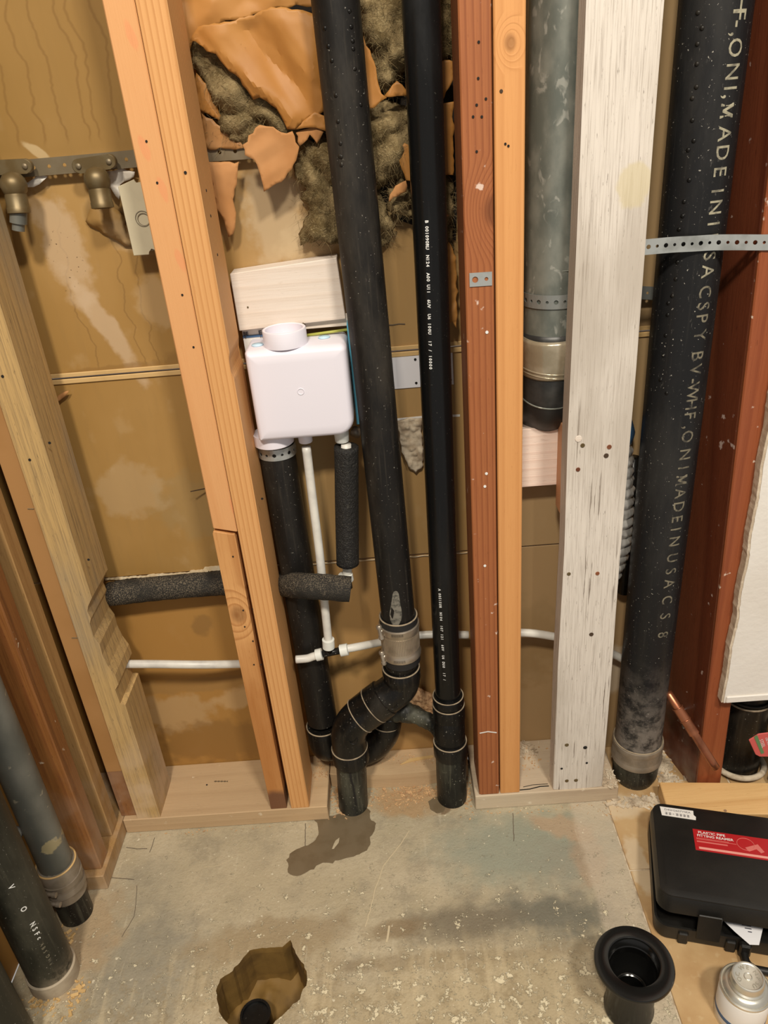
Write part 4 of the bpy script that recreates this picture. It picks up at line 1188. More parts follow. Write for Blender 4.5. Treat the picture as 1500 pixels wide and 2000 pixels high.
# red card
rc = thing('printed_card', 'red card with a green stripe leaning against the drywall edge at right', 'card', (.70, 1.05, .10))
pc = [(PY(x, y, 1.05).x, PY(x, y, 1.05).z) for x, y in ((1463, 1446), (1482, 1434), (1530, 1428), (1530, 1478), (1484, 1478), (1476, 1474))]
obj('card', prism(pc, 1.050, 1.0525, .0006), plain('red_card', (.62, .11, .10), .5), rc)
pc = [(PY(x, y, 1.049).x, PY(x, y, 1.049).z) for x, y in ((1473, 1440), (1479, 1436), (1493, 1471), (1487, 1473))]
obj('green_stripe', prism(pc, 1.0493, 1.0499), m_green, rc)
c0 = PY(1493, 1452, 1.0490)
for ln, (tx, dv) in enumerate((('STEEL', 0), ('USE FOR', -.010), ('PRINT', -.018))):
    def fn(u, v, dv=dv):
        a_ = math.radians(-68); uu = u; vv = v - dv
        return Vector((c0.x + uu * math.cos(a_) - vv * math.sin(a_) * 1 - .004, 1.0492, c0.z + uu * math.sin(a_) + vv * math.cos(a_)))
    textmesh(tx, .009 if ln == 0 else .006, fn, m_print_w, 'printed_line', rc)
# copper stub
cpth = [PY(1304, 1352, 1.115), PY(1326, 1386, 1.09), PY(1360, 1440, 1.06), PY(1398, 1500, 1.035)]
cs = thing('copper_pipe', 'copper pipe stub sticking out past the mahogany-red stud', 'pipe', cpth[0])
obj('tube', tube(cpth, .0078, 20, sm=4), m_copper, cs, True)
d_ = (cpth[2] - cpth[1]).normalized()
obj('fitting', tube([cpth[1] - d_ * .004, cpth[1] + d_ * .052], .0098, 20), m_copper, cs, 'auto')
obj('fitting_rim', torus(cpth[1] - d_ * .004, d_, .0098, .0012, 20), m_copper, cs, True)
obj('fitting_rim', torus(cpth[1] + d_ * .022, d_, .0098, .0014, 20), m_copper, cs, True)

# =================================================================== OUTLET BOX AND WATER LINES
ob_ = thing('outlet_box', 'white rounded plastic valve box between the striped stud and the scuffed pipe', 'box', (-.14, 1.15, .81))
bx0, bx1, bz0, bz1 = -.2145, -.0615, .8110, .9560
def rrect(x0, x1, z0, z1, rs, n=8):
    out = []
    for (cx_, cz_, a0, r) in ((x1 - rs[0], z1 - rs[0], 0, rs[0]), (x0 + rs[1], z1 - rs[1], 90, rs[1]), (x0 + rs[2], z0 + rs[2], 180, rs[2]), (x1 - rs[3], z0 + rs[3], 270, rs[3])):
        for k in range(n + 1):
            a = math.radians(a0 + 90 * k / n); out.append((cx_ + r * math.cos(a), cz_ + r * math.sin(a)))
    return out
bm = bmesh.new(); prev = None
for (ins, yy) in ((0, 1.192), (0, 1.130), (.0012, 1.1235), (.004, 1.1185), (.0085, 1.1165), (.02, 1.1160)):
    pts = rrect(bx0 + ins, bx1 - ins, bz0 + ins, bz1 - ins, [max(.002, q - ins) for q in (.010, .006, .006, .026)])
    R = [bm.verts.new((p[0], yy, p[1])) for p in pts]
    if prev:
        for k in range(len(R)): bm.faces.new((prev[k], prev[(k + 1) % len(R)], R[(k + 1) % len(R)], R[k]))
    else: bm.faces.new(R)
    prev = R
bm.faces.new(prev)
obj('shell', bm, m_white, ob_, 'auto')
obj('moulding_mark', torus((-.137, 1.1158, .890), (0, 1, 0), .0048, .0007, 24), m_white, ob_, True)
obj('collar', lathe([(.0275, 0), (.0330, 0), (.0330, .023), (.0322, .0245), (.0300, .0250), (.0285, .024), (.0280, .002), (0, .002)], (-.1535, 1.1480, .9555), (0, 0, 1), 48), m_white, ob_, 'auto')
for x, y in ((503, 674), (633, 659)):
    p = PZ(x, y, .9562); obj('blue_plug', lathe([(0, 0), (.0095, 0), (.0088, .0016), (0, .0022)], p, (0, 0, 1), 24), m_white_b, ob_, True)
obj('outlet_collar', lathe([(0, 0), (.030, 0), (.0325, .002), (.0325, .020), (0, .020)], (-.1965, 1.160, .7915), (0, 0, 1), 40), m_white, ob_, 'auto')
obj('outlet_nut', lathe([(0, 0), (.0105, 0), (.0112, .001), (.0118, .018), (0, .018)], (-.1440, 1.150, .7935), (0, 0, 1), 24), m_white, ob_, 'auto')
obj('outlet_nut', lathe([(0, 0), (.0105, 0), (.0112, .001), (.0125, .022), (0, .022)], (-.0850, 1.145, .7915), (0, 0, 1), 24), m_pex_ring, ob_, 'auto')
# things tucked behind the box
cd = thing('printed_carton_strip', 'white printed strip with a blue line tucked behind the white box', 'label', (-.2, 1.19, .95))
obj('strip', box(-.2250, -.158, 1.1935, 1.1955, .93, 1.0), m_label, cd)
obj('blue_line', box(-.2250, -.158, 1.1922, 1.1934, .9585, .9622), m_blue_ink, cd)
def tf(cx_, cz_, Y): return lambda u, v: Vector((cx_ + u, Y, cz_ + v))
p = PY(512, 650, 1.192); textmesh('EC', .0095, tf(p.x, p.z, 1.192), m_ink, 'printed_line', cd, .0003)
p = PY(511, 657, 1.192); textmesh('1.i', .0065, tf(p.x, p.z, 1.192), m_ink, 'printed_line', cd, .0002)
p = PY(480, 652, 1.192); textmesh('BE', .0075, tf(p.x, p.z, 1.192), m_ink, 'printed_line', cd, .0003)
p = PY(479, 659, 1.192); textmesh('4', .006, tf(p.x, p.z, 1.192), m_ink, 'printed_line', cd, .0002)
tag(obj('shim_strip', box(-.125, -.053, 1.186, 1.1885, .966, .985, .0005), m_block_w), 'pale strip between the wooden block and the white box', 'strip')
tag(obj('yellow_rope', tube([PY(598, 655, 1.18), PY(678, 644, 1.18)], .0022, 10), m_green_tape, None, True), 'yellow-green cord lying behind the top of the white box', 'cord')
tag(obj('plastic_edge', box(-.0600, -.0555, 1.165, 1.190, .81, .975, .0006), m_cyan), 'thin cyan plastic edge at the right side of the white box', 'plastic')
tag(obj('metal_bracket', tube([PY(693, 850, 1.17), PY(697, 838, 1.18)], .0085, 14), m_steel_d, None, True), 'small grey metal fitting at the lower right corner of the white box', 'fitting')
# wooden blocks on the wall
bk = obj('wood_block', prism([(-.2262, .9735), (-.0610, .9785), (-.0655, 1.070), (-.2262, 1.0595)], 1.178, YW - .001, .001), m_block_w)
tag(bk, 'whitewashed wooden block nailed above the white box', 'block')
for x, y in ((592, 632), (484, 600)): nailhead(bk, PY(x, y, 1.1777), (0, -1, 0), .0014, m_brass, 'nail_hole')
bk2 = tag(obj('wood_block', box(.1900, .3, 1.174, YW - .003, .668, .775, .001), m_block_p), 'pale pink-white wooden block between orange stud and white board', 'block')
bk3 = tag(obj('wood_block', box(.2685, .3, 1.1205, 1.1735, .63, .79, .001), wood('orange_block', (.62, .33, .17), (.5, .22, .1), 200, .3, 21)), 'orange wood sliver behind the left edge of the white board', 'block')
np_ = thing('nail_plate', 'white metal nail plate behind the two vent pipes', 'plate', (.04, 1.21, .87))
a1 = PY(765, 697, YW - .003); a2 = PY(892, 686, YW - .003); a3 = PY(892, 750, YW - .003)
obj('plate', box(a1.x - .02, .1035, YW - .004, YW - .0028, a3.z, a2.z, .0003), m_white_plate, np_)
for x, y in ((811, 702), (813, 748), (878, 694), (880, 742)): nailhead(np_, PY(x, y, YW - .0042), (0, -1, 0), .0022, m_hole, 'nail_hole')
# pex
def pex(label, px, r=.0078, name='water_tube', Y=None):
    P = [PY(x, y, Yq) for x, y, Yq in px]
    return tag(obj(name, tube(P, r, 20, sm=6), m_pex, None, True), label, 'tube')
pex('translucent white tube running left of the studs at the bottom', [(235, 1297, 1.150), (300, 1297, 1.150), (400, 1298, 1.152), (490, 1296, 1.1795), (525, 1292, 1.1795)])
pt = thing('water_tube', 'translucent white tubing with a black tee, dropping from the white box', 'tube', PY(645, 1273, 1.128))
YP = 1.128
pj = PY(645, 1273, YP)
obj('left_tube', tube([PY(578, 1288, YP), PY(600, 1286, YP), PY(612, 1282, YP), PY(625, 1279, YP)], .0075, 18, sm=5), m_pex, pt, True)
obj('right_tube', tube([PY(662, 1270, YP), PY(700, 1263, YP + .01), PY(740, 1255, 1.170), PY(800, 1243, 1.178), PY(850, 1239, 1.178), PY(915, 1240, 1.176)], .0075, 18, sm=6), m_pex, pt, True)
obj('upper_tube', tube([PY(642, 1258, YP), PY(634, 1180, YP + .002), PY(624, 1080, 1.136), PY(610, 970, 1.146), PY(598, 872, 1.150)], .0075, 18, sm=6), m_pex, pt, True)
tee_ = obj('tee_body', tube([PY(622, 1279, YP), PY(668, 1270, YP)], .0066, 16), m_abs_fit, pt, True)
obj('tee_neck', tube([pj, PY(642, 1250, YP)], .0066, 16), m_abs_fit, pt, True)
for (a, b2) in (((617, 1280), (630, 1277)), ((664, 1271), (680, 1268)), ((642, 1265), (641, 1248))):
    p1, p2 = PY(*a, YP), PY(*b2, YP); obj('crimp_collar', lathe([(.0078, 0), (.0112, .0008), (.0112, (p2 - p1).length - .0008), (.0078, (p2 - p1).length)], p1, p2 - p1, 24), m_pex_ring, pt, 'auto')
pex('translucent white tube passing behind the orange stud and the white board', [(940, 1240, 1.176), (1000, 1236, 1.176), (1040, 1237, 1.176), (1080, 1243, 1.176), (1150, 1257, 1.18), (1195, 1276, 1.188), (1235, 1298, 1.19)])
# foam sleeves
fv = thing('pipe_insulation', 'shiny black foam sleeve hanging upright below the white box', 'pipe insulation', PY(680, 1100, 1.14))
a, b2 = PY(676, 872, 1.140), PY(679, 1100, 1.140)
obj('foam_sleeve', tube([a.lerp(b2, i / 40) for i in range(41)], .0198, 36, .010, jit=.06), m_foam, fv, True)
obj('inner_tube', tube([a + (a - b2) * .02, b2.lerp(PY(678, 1122, 1.140), .7), PY(677, 1128, 1.140)], .0082, 16), m_pex, fv, True)
p1, p2 = PY(680, 1132, 1.139), PY(676, 1112, 1.139)
obj('crimp_collar', lathe([(.0080, 0), (.0130, .001), (.0130, .013), (.0080, .014)], PY(677, 1134, 1.139), p2 - p1, 24), m_pex_ring, fv, 'auto')
obj('elbow', tube([PY(678, 1130, 1.139), PY(681, 1146, 1.139), PY(672, 1152, 1.139)], .0072, 14), m_abs_fit, fv, True)
def foam_h(label, pts):
    P = catmull([PY(x, y, Y) for x, y, Y in pts], 12)
    return tag(obj('pipe_insulation', tube(P, .0225, 36, .012, jit=.05), m_foam_d, None, True), label, 'pipe insulation')
foam_h('dusty black foam sleeve lying across from the left pine stud to the white tubes', [(215, 1160, 1.185), (300, 1150, 1.186), (400, 1141, 1.190), (455, 1139, 1.190), (530, 1140, 1.190), (551, 1141, 1.180), (564, 1142, 1.158), (582, 1143, 1.130), (605, 1145, 1.110), (640, 1147, 1.104), (684, 1151, 1.104)])

# =================================================================== LEFT TOP: OLD STRAP, ELBOWS, COVER
S_ = [PY(x, y, Yq + .008) for x, y, Yq in ((-70, 336, 1.192), (0, 331, 1.192), (60, 328, 1.192), (130, 322, 1.192), (210, 315, 1.192), (280, 308, 1.192), (330, 304, 1.192), (400, 299, 1.192), (450, 296, 1.192), (505, 292, 1.192))]
tag(strap('pipe_strap', S_, .0225, m_strap_old, None, .0225, holes=(.0026, .0026)), 'tarnished perforated strap crossing the left bay and the insulation', 'strap')
for lab, cxp, cyp, n_end in (('brass elbow at the left edge with a short grey nipple', 27, 362, (34, 438)), ('brass elbow with an empty socket left of the beige cover', 190, 352, (192, 385))):
    e = thing('pipe_elbow', lab, 'pipe elbow', PY(cxp, cyp, 1.172), None)
    c = PY(cxp, cyp, 1.170)
    obj('ball', lathe([(0, -.0185), (.010, -.0155), (.0160, -.009), (.0182, 0), (.0165, .008), (.011, .015), (0, .018)], c, (0, 0, 1), 28), m_brass, e, True)
    dn = (PY(cxp + 5, cyp + 25, 1.168) - c).normalized()
    obj('socket', lathe([(.0125, 0), (.0150, .010), (.0148, .024), (.0155, .025), (.0155, .032), (.0115, .033), (.0112, .016)], c + dn * .004, dn, 28), m_brass, e, 'auto')
    # lug plate screwed to the strap
    l0 = PY(cxp - 33, 327 if cxp < 100 else 324, 1.188); l1 = PY(cxp + 26, 324 if cxp < 100 else 315, 1.188)
    pts = []
    for k in range(17): a_ = -PI / 2 + PI * k / 16; pts.append((l1.x + .0095 * math.cos(a_), l1.z + .0095 * math.sin(a_)))
    for k in range(17): a_ = PI / 2 + PI * k / 16; pts.append((l0.x + .0095 * math.cos(a_), l0.z + .0095 * math.sin(a_)))
    obj('lug_plate', prism(pts, 1.180, 1.1895, .001), m_brass, e)
    for q in (l0, l1): obj('screw', disc((q.x, 1.1803, q.z), (0, -1, 0), .0042, .002), m_strap_old, e, True)
    if cxp < 100:
        obj('nipple', tube([c + dn * .03, PY(36, 436, 1.165)], .0115, 22, .003), m_galv_old, e, 'auto')
oc = thing('cover_plate', 'beige metal cover plate with a scribed ring, partly behind the smooth stud', 'cover', (-.34, 1.18, 1.15))
pc = [(PY(x, y, 1.183).x, PY(x, y, 1.183).z) for x, y in ((231, 364), (262, 350), (266, 358), (276, 355), (300, 345), (340, 490), (308, 497), (304, 487), (296, 484), (291, 491), (292, 497), (263, 499))]
pc[-1] = (pc[0][0] + .0005, pc[-1][1])
obj('plate', prism(pc, 1.181, 1.184, .0006), m_cover, oc)
obj('box_body', box(-.358, -.292, 1.184, YW - .002, 1.10, 1.187, .001), plain('dull_box_side', (.30, .25, .16), .6), oc)
c = PY(279, 427, 1.1805); obj('scribed_ring', torus(c, (0, 1, 0), .0105, .0006, 28), plain('ring_mark', (.22, .19, .13), .6), oc, True)
obj('scribed_ring', torus(c + Vector((.001, 0, -.001)), (0, 1, .1), .0085, .0006, 28), plain('ring_mark', (.26, .22, .15), .6), oc, True)

# =================================================================== INSULATION
def fold(seed, amp=.012, f=18, base=.0):
    def g(x, z, d):
        q = Vector((x, z, seed * 1.3)); rg = random.Random(seed); s_ = 0
        for k in range(5):
            a_ = rg.uniform(0, PI); ff = f * rg.uniform(.6, 2.3); w_ = .035 * noise.noise(q * 6 + Vector((k, 0, 0)))
            u_ = (x * math.cos(a_) + z * math.sin(a_) + w_) * ff + rg.random()
            gate = min(1, max(0, .5 + 1.6 * noise.noise(q * 9 + Vector((0, k * 3, 0)))))
            s_ += (abs(u_ % 1 - .5) * 2 - .5) * gate * (.9 if k < 2 else .55) * 30 / (ff + 12)
        if amp > .0045: return base + amp * (s_ + .7 * noise.noise(q * f * .4)) * min(1, .35 + d / .02)
        r1 = 1 - abs(noise.noise(q * f)) * 2.2; r2 = 1 - abs(noise.noise(q * f * 2.3 + Vector((5, 1, 0)))) * 2.2
        r3 = noise.noise(q * f * .5); r3 += .9 * (.5 - abs(((x * .8 + z * 1.25 + .02 * noise.noise(q * 9)) * 11) % 1 - .5) * 2) * (.3 + abs(noise.noise(q * 7 + Vector((3, 3, 3)))))
        return base + amp * (.75 * r1 + .32 * r2 + .8 * r3) * min(1, .35 + d / .02)
    return g


def woolf(seed, h=.03, base=0):
    def g(x, z, d):
        q = Vector((x, z, seed * 2.1))
        return base + h * min(1, (d / .025)) ** .5 + .034 * abs(noise.noise(q * 27)) + .010 * abs(noise.noise(q * 70 + Vector((4, 4, 4)))) + .002 * noise.noise(q * 190) - .008
    return g


def fibres(name, polys, Y, n, mat, parent, hfun, seed=1):
    rng = random.Random(seed); bm = bmesh.new(); cnt = 0
    P2 = [[(PY(x, y, Y).x, PY(x, y, Y).z) for x, y in pl] for pl in polys]
    while cnt < n:
        pl = rng.choice(P2)
        x = rng.uniform(min(p[0] for p in pl) - .004, max(p[0] for p in pl) + .004); z = rng.uniform(min(p[1] for p in pl) - .006, max(p[1] for p in pl) + .004)
        if not inside((x, z), pl) and rng.random() > .25: continue
        d = edge_dist((x, z), pl) if inside((x, z), pl) else 0
        y = Y - hfun(x, z, d) - .001; L = rng.uniform(.008, .026)
        dr = Vector((rng.uniform(-1, 1), rng.uniform(-.8, .2), rng.uniform(-1, 1))).normalized(); cv = Vector((rng.uniform(-1, 1), rng.uniform(-.6, .3), rng.uniform(-1, .6))) * .6
        p = Vector((x, y, z)); w = Vector((rng.uniform(-1, 1), 0, rng.uniform(-1, 1))).normalized() * rng.uniform(.00015, .0004)
        pr = None
        for k in range(4):
            q = p + dr * L * k / 3 + cv * L * (k / 3) ** 2; ww = w * (1 - k / 3.4)
            cur = (bm.verts.new(q + ww), bm.verts.new(q - ww))
            if pr: bm.faces.new((pr[0], pr[1], cur[1], cur[0]))
            pr = cur
        cnt += 1
    o = obj(name, bm, mat, parent); o['kind'] = 'stuff'; return o


def Z(l): return [(350 + x / 2.727, y / 2.727) for x, y in l]


bt = thing('insulation_batt', 'torn brown paper and mineral wool stuffed behind the top of the centre pipes', 'insulation', (-.06, 1.2, 1.1))
wool = [
    (Z([(60, 190), (180, 240), (320, 350), (480, 500), (600, 640), (650, 700), (560, 740), (430, 700), (340, 780), (230, 700), (200, 560), (110, 400), (70, 330)]), .018, 1.200),
    (Z([(640, 760), (760, 720), (860, 780), (880, 960), (880, 1300), (800, 1290), (740, 1260), (660, 1300), (640, 1250), (690, 1150), (660, 1060), (690, 980), (610, 940)]), .020, 1.202),
    (Z([(900, -60), (1240, -60), (1240, 300), (1180, 420), (1100, 500), (1040, 460), (990, 250), (900, 80)]), .030, 1.195),
    (Z([(960, 560), (1080, 540), (1200, 560), (1240, 600), (1250, 950), (1190, 960), (1120, 960), (1060, 1010), (1000, 980), (940, 800)]), .024, 1.198),
    (Z([(980, 1000), (1060, 1010), (1100, 1080), (1140, 1200), (1130, 1280), (1080, 1300), (1000, 1280)]), .012, 1.205),
    (Z([(1120, 1010), (1180, 960), (1240, 960), (1240, 1150), (1180, 1150), (1120, 1120)]), .015, 1.196),
    (Z([(1360, -60), (1480, -60), (1480, 290), (1430, 310), (1360, 290)]), .025, 1.198),
    (Z([(1380, 960), (1450, 960), (1450, 1420), (1400, 1400)]), .010, 1.203),
]
for i, (pl, h, Y) in enumerate(wool):
    hf_ = woolf(i + 1, h)
    w_ = sheet('wool', pl, Y, m_wool, bt, hf_, step=.0042, jag=.004, th=.004, seed=i); w_['kind'] = 'stuff'
    poly = [(PY(x, y, Y).x, PY(x, y, Y).z) for x, y in pl]
    A_ = abs(sum(poly[k][0] * poly[(k + 1) % len(poly)][1] - poly[(k + 1) % len(poly)][0] * poly[k][1] for k in range(len(poly)))) / 2
    fibres('wool_fibres', [pl], Y, int(150 + A_ * 80000), m_wool, bt, hf_, i)
papers = [
    # main crumpled facing (upper band, then the big flap)
    (Z([(-10, -60), (760, -60), (760, 60), (680, 30), (540, 40), (300, 110), (150, 150), (80, 200), (60, 260), (-10, 250)]), 1.182, m_kraft, .008, 11, .0),
    (Z([(60, 215), (110, 150), (300, 105), (545, 38), (660, 60), (760, 100), (770, 600), (700, 620), (620, 690), (580, 685), (560, 640), (520, 580), (470, 530), (430, 515), (400, 530), (360, 480), (300, 400), (250, 350), (200, 290), (150, 275), (90, 215)]), 1.176, m_kraft, .013, 16, .006),
    (Z([(430, 670), (500, 680), (545, 705), (600, 700), (640, 780), (620, 850), (600, 900), (545, 965), (500, 990), (450, 1020), (425, 900), (400, 850), (355, 825), (340, 770), (390, 700)]), 1.172, m_kraft_p, .005, 14, .004),
    (Z([(620, 700), (680, 690), (740, 670), (770, 700), (740, 760), (700, 720), (640, 780)]), 1.174, m_kraft_p, .004, 20, .002),
    (Z([(600, 690), (690, 620), (720, 605), (780, 620), (780, 690), (700, 680), (625, 690)]), 1.168, m_kraft, .005, 18, .0),
    (Z([(90, 390), (170, 470), (210, 570), (245, 660), (160, 610), (100, 580)]), 1.195, m_kraft, .004, 14, .0),
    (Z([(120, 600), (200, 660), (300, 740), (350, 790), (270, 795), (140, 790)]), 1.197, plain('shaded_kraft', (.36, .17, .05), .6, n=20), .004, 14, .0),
    (Z([(150, 860), (322, 860), (310, 950), (290, 1060), (305, 1130), (300, 1210), (265, 1262), (250, 1200), (200, 1100)]), 1.196, m_kraft_p, .004, 10, .004),
    (Z([(930, 130), (960, 150), (990, 210), (1040, 330), (1062, 450), (1075, 500), (1105, 520), (1080, 550), (1040, 575), (960, 585)]), 1.160, m_kraft, .006, 12, .008),
    (Z([(1095, 520), (1110, 470), (1160, 430), (1210, 480), (1220, 510), (1130, 515)]), 1.165, m_kraft, .005, 18, .0),
    (Z([(1170, 830), (1200, 760), (1240, 780), (1240, 960), (1205, 960), (1185, 900)]), 1.165, m_kraft, .004, 14, .0),
    (Z([(1110, 1060), (1150, 990), (1210, 960), (1210, 1020), (1140, 1050), (1120, 1080)]), 1.166, m_kraft_p, .004, 20, .0),
    (Z([(1380, 330), (1440, 320), (1460, 330), (1460, 420), (1440, 470), (1400, 540), (1380, 540)]), 1.180, m_kraft, .004, 14, .0),
    (Z([(1380, 550), (1420, 540), (1460, 540), (1460, 930), (1380, 930)]), 1.186, m_kraft, .004, 9, .0),
    (Z([(1390, 1090), (1420, 1080), (1450, 1090), (1450, 1150), (1400, 1150)]), 1.182, m_kraft_p, .002, 9, .0),
]
for i, (pl, Y, mt, amp, f, base) in enumerate(papers):
    sheet('paper_facing', pl, Y, mt, bt, fold(i + 3, amp, f, base), step=.0042, jag=.0022, th=.0007, seed=i + 20)
# crumpled paper twist right of the thin pipe
tag(sheet('crumpled_paper', [(868, 500), (876, 470), (890, 500), (892, 600), (890, 640), (882, 625), (866, 640)], 1.185, m_kraft, None, fold(31, .012, 45, .006), step=.0035, jag=.002, th=.0008), 'twist of crumpled brown paper between thin pipe and red-brown stud', 'paper')
obj('cavity_shade', prism([(PY(x, y, 1.213).x, PY(x, y, 1.213).z) for x, y in ((370, -20), (900, -20), (900, 200), (890, 470), (780, 430), (700, 330), (600, 270), (400, 230))], 1.2125, 1.2145), m_dark, bt)  # flat near-black sheet standing in for the shade behind the insulation

# =================================================================== FLOOR OBJECTS
wet = floor_patch('wet_patch', [(628, 1594), (655, 1592), (690, 1575), (712, 1567), (716, 1578), (726, 1585), (722, 1598), (734, 1608), (732, 1622), (722, 1635), (724, 1650), (716, 1660), (702, 1668), (690, 1672), (672, 1678), (655, 1681), (650, 1686), (638, 1685), (624, 1687), (612, 1696), (595, 1706), (580, 1711), (566, 1708), (562, 1698), (566, 1690), (560, 1680), (566, 1668), (585, 1656), (602, 1652), (616, 1640), (624, 1625), (618, 1608), (612, 1600)], .0004, m_wet, None)
tag(wet, 'dark damp patch on the concrete in front of the cracked stub', 'puddle')
w2 = floor_patch('wet_patch', [(836, 1565), (850, 1556), (862, 1558), (872, 1572), (866, 1586), (852, 1588), (840, 1580)], .0004, m_wet, None, .001)
tag(w2, 'small round damp spot left of the tee stub', 'puddle')
floor_patch('dry_island', [(648, 1658), (655, 1642), (663, 1636), (661, 1646), (652, 1658)], .0012, m_concrete, wet, .0006, .004, .0003)
obj('hub', tube([PZ(505, 2004, -.10), PZ(505, 2004, -.10) + Vector((0, 0, .035))], .026, 32, .004), m_abs_new, None, 'auto').name = 'buried_pipe'
tag(bpy.data.objects['buried_pipe'], 'black pipe end at the bottom of the broken floor hole', 'pipe')

def chips(name, label, spots, n, mat, seed, zz=0.0, smin=.0015, smax=.005):
    rng = random.Random(seed); bm = bmesh.new()
    for _ in range(n):
        sx, sy, rx, ry, z = rng.choice(spots)
        x = rng.gauss(sx, rx); y = rng.gauss(sy, ry); s = rng.uniform(smin, smax)
        M_ = Matrix.Translation((x, y, z + s * .25)) @ Matrix.Rotation(rng.uniform(0, 6.3), 4, 'Z') @ Matrix.Rotation(rng.uniform(-.5, .5), 4, 'X') @ Matrix.Diagonal((s * rng.uniform(.6, 1.6), s * rng.uniform(.3, .7), s * rng.uniform(.15, .4), 1))
        bmesh.ops.create_cube(bm, size=1, matrix=M_)
    o = obj(name, bm, mat); o['kind'] = 'stuff'; return tag(o, label, 'debris')


chips('wood_chips', 'loose wood chips and dust in the plate cut-out between the stubs', [(-.06, 1.12, .05, .012, 0), (.0, 1.13, .04, .012, 0), (-.17, 1.12, .010, .02, 0), (.088, 1.13, .006, .03, 0)], 700, m_chip, 4)
chips('wood_chips', 'loose chips scattered on top of the bottom plates', [(-.1, 1.188, .07, .010, .038), (.02, 1.185, .04, .008, .038), (.225, 1.17, .018, .02, .038), (-.21, 1.17, .008, .02, .038)], 380, m_chip, 5, smin=.001, smax=.0035)
chips('rubble', 'grey and tan rubble around the foot of the lettered pipe', [(.505, 1.13, .010, .035, 0), (.44, 1.068, .03, .006, 0), (.51, 1.085, .012, .015, 0), (.50, 1.17, .012, .02, 0)], 620, m_crust, 6, smin=.003, smax=.012)
chips('rubble', 'small yellow rubble at the feet of the lower left pipes', [(-.66, .85, .012, .02, 0), (-.60, .75, .008, .02, 0), (-.66, .745, .02, .01, 0)], 160, m_edge, 7, smin=.002, smax=.008)
ws = tag(obj('wood_splinter', prism([(.0 - .042, 1.170), (-.02, 1.177), (.012, 1.182), (.03, 1.184), (.028, 1.190), (.0, 1.187), (-.02, 1.185)], .0385, .041, .0003, 'Z'), m_edge), 'pale wood splinter lying on the back strip of plate', 'splinter')
sdm = sheet('sawdust_clump', [(800, 1345), (812, 1340), (838, 1352), (850, 1362), (868, 1385), (858, 1412), (835, 1402), (805, 1392), (780, 1380), (790, 1360)], 1.205, m_sawdust, None, lambda x, z, d: .002 + .012 * min(1, d / .012) + .004 * noise.noise(Vector((x * 130, z * 130, 3))), step=.0035, jag=.002, th=.003)
tag(sdm, 'clump of orange sawdust on the wall behind the tee branch', 'sawdust')
# floor board at right
fb = obj('loose_board', box(0, .34, 0, .075, 0, .038, .0015), m_board_floor)
fb.location = (.463, 1.005, .001); fb.rotation_euler = (0, 0, math.radians(-5.5))
tag(fb, 'yellow pine board lying behind the black case', 'board')
nailhead(fb, Vector((.105, .006, .0385)), (0, 0, 1), .0028, m_stain, 'knot')
bpy.context.view_layer.update()

# ---- tool case
cs_ = thing('tool_case', 'black plastic tool case with red sticker, lid ajar, on the tiles', 'tool case', (.426, 1.008, .001))
cs_.rotation_euler = (0, 0, math.radians(-15))
CL, CD = .33, .225


def local(o, par):
    o.parent = par; o.matrix_parent_inverse = Matrix(); return o


def shell(w, d, h, r, wall, bev, up=True):
    """open tray: outer rounded walls + floor"""
    bm = bmesh.new()
    def ring(ins, z, rr): return [bm.verts.new((p[0], -p[1], z)) for p in rrect(ins, w - ins, ins, d - ins, [max(.003, rr - ins)] * 4, 8)]
    L_ = [ring(bev, 0, r), ring(bev * .3, bev * .3, r), ring(0, bev, r), ring(0, h, r), ring(wall, h, r), ring(wall, wall, r)]
    for a, b in zip(L_, L_[1:]):
        for k in range(len(a)): bm.faces.new((a[k], a[(k + 1) % len(a)], b[(k + 1) % len(a)], b[k]))
    bm.faces.new(L_[0]); bm.faces.new(L_[-1])
    if not up:
        for v in bm.verts: v.co.z = -v.co.z
    return bm


base = local(obj('base_shell', shell(CL, CD, .034, .022, .0035, .006), m_case, None, 'auto'), cs_)
lid_h = .035
lid = obj('lid', shell(CL, CD - .004, lid_h, .024, .0035, .013, False), m_case, None, 'auto')
local(lid, cs_)
tilt = math.radians(-6.5)
lid.location = (0, 0, .042 + lid_h - .002); lid.rotation_euler = (-math.radians(7.5), 0, 0)
def on_lid(o): return local(o, lid)
LZ = .0004
# stickers lie on the lid's top (local z=0, y negative to the front)
rs = on_lid(obj('red_sticker', box(.068, .225, -.112, -.062, 0, .0004), m_red))
def lt(cx_, cy_, z=.0006): return lambda u, v: Vector((cx_ + u, cy_ + v, z))
for tx, sz, cx_, cy_, mt in (('PLASTIC PIPE', .0078, .0985, -.0690, m_print_w), ('FITTING REAMER', .0078, .1035, -.0768, m_print_w)):
    local(textmesh(tx, sz, lt(cx_, cy_), mt, 'printed_line', None, .00012), lid)
for (x0, x1, y0, y1, mt) in ((.072, .125, -.0835, -.0825, m_red2), (.072, .137, -.0858, -.0848, m_red2), (.072, .122, -.0925, -.0895, m_red2), (.074, .222, -.1085, -.1035, plain('pink_print', (.75, .33, .28), .4)), (.208, .225, -.088, -.060, m_print_w), (.20, .206, -.098, -.090, m_red2)):
    on_lid(obj('printed_bar', box(x0, x1, y0, y1, .0004, .0006), mt))
on_lid(obj('printed_ring', torus((.152, -.082, .0006), (0, 0, 1), .014, .0005, 24), m_red2))
on_lid(obj('printed_tool', prism([(.150, -.09), (.172, -.078), (.180, -.094), (.174, -.098), (.168, -.09), (.155, -.098)], .0004, .0006, 0, 'Z'), m_red2))
wl = on_lid(obj('white_sticker', prism([(.016, -.016), (.074, -.016), (.0735, -.027), (.077, -.031), (.076, -.039), (.018, -.038)], .0, .0005, 0, 'Z'), m_label))
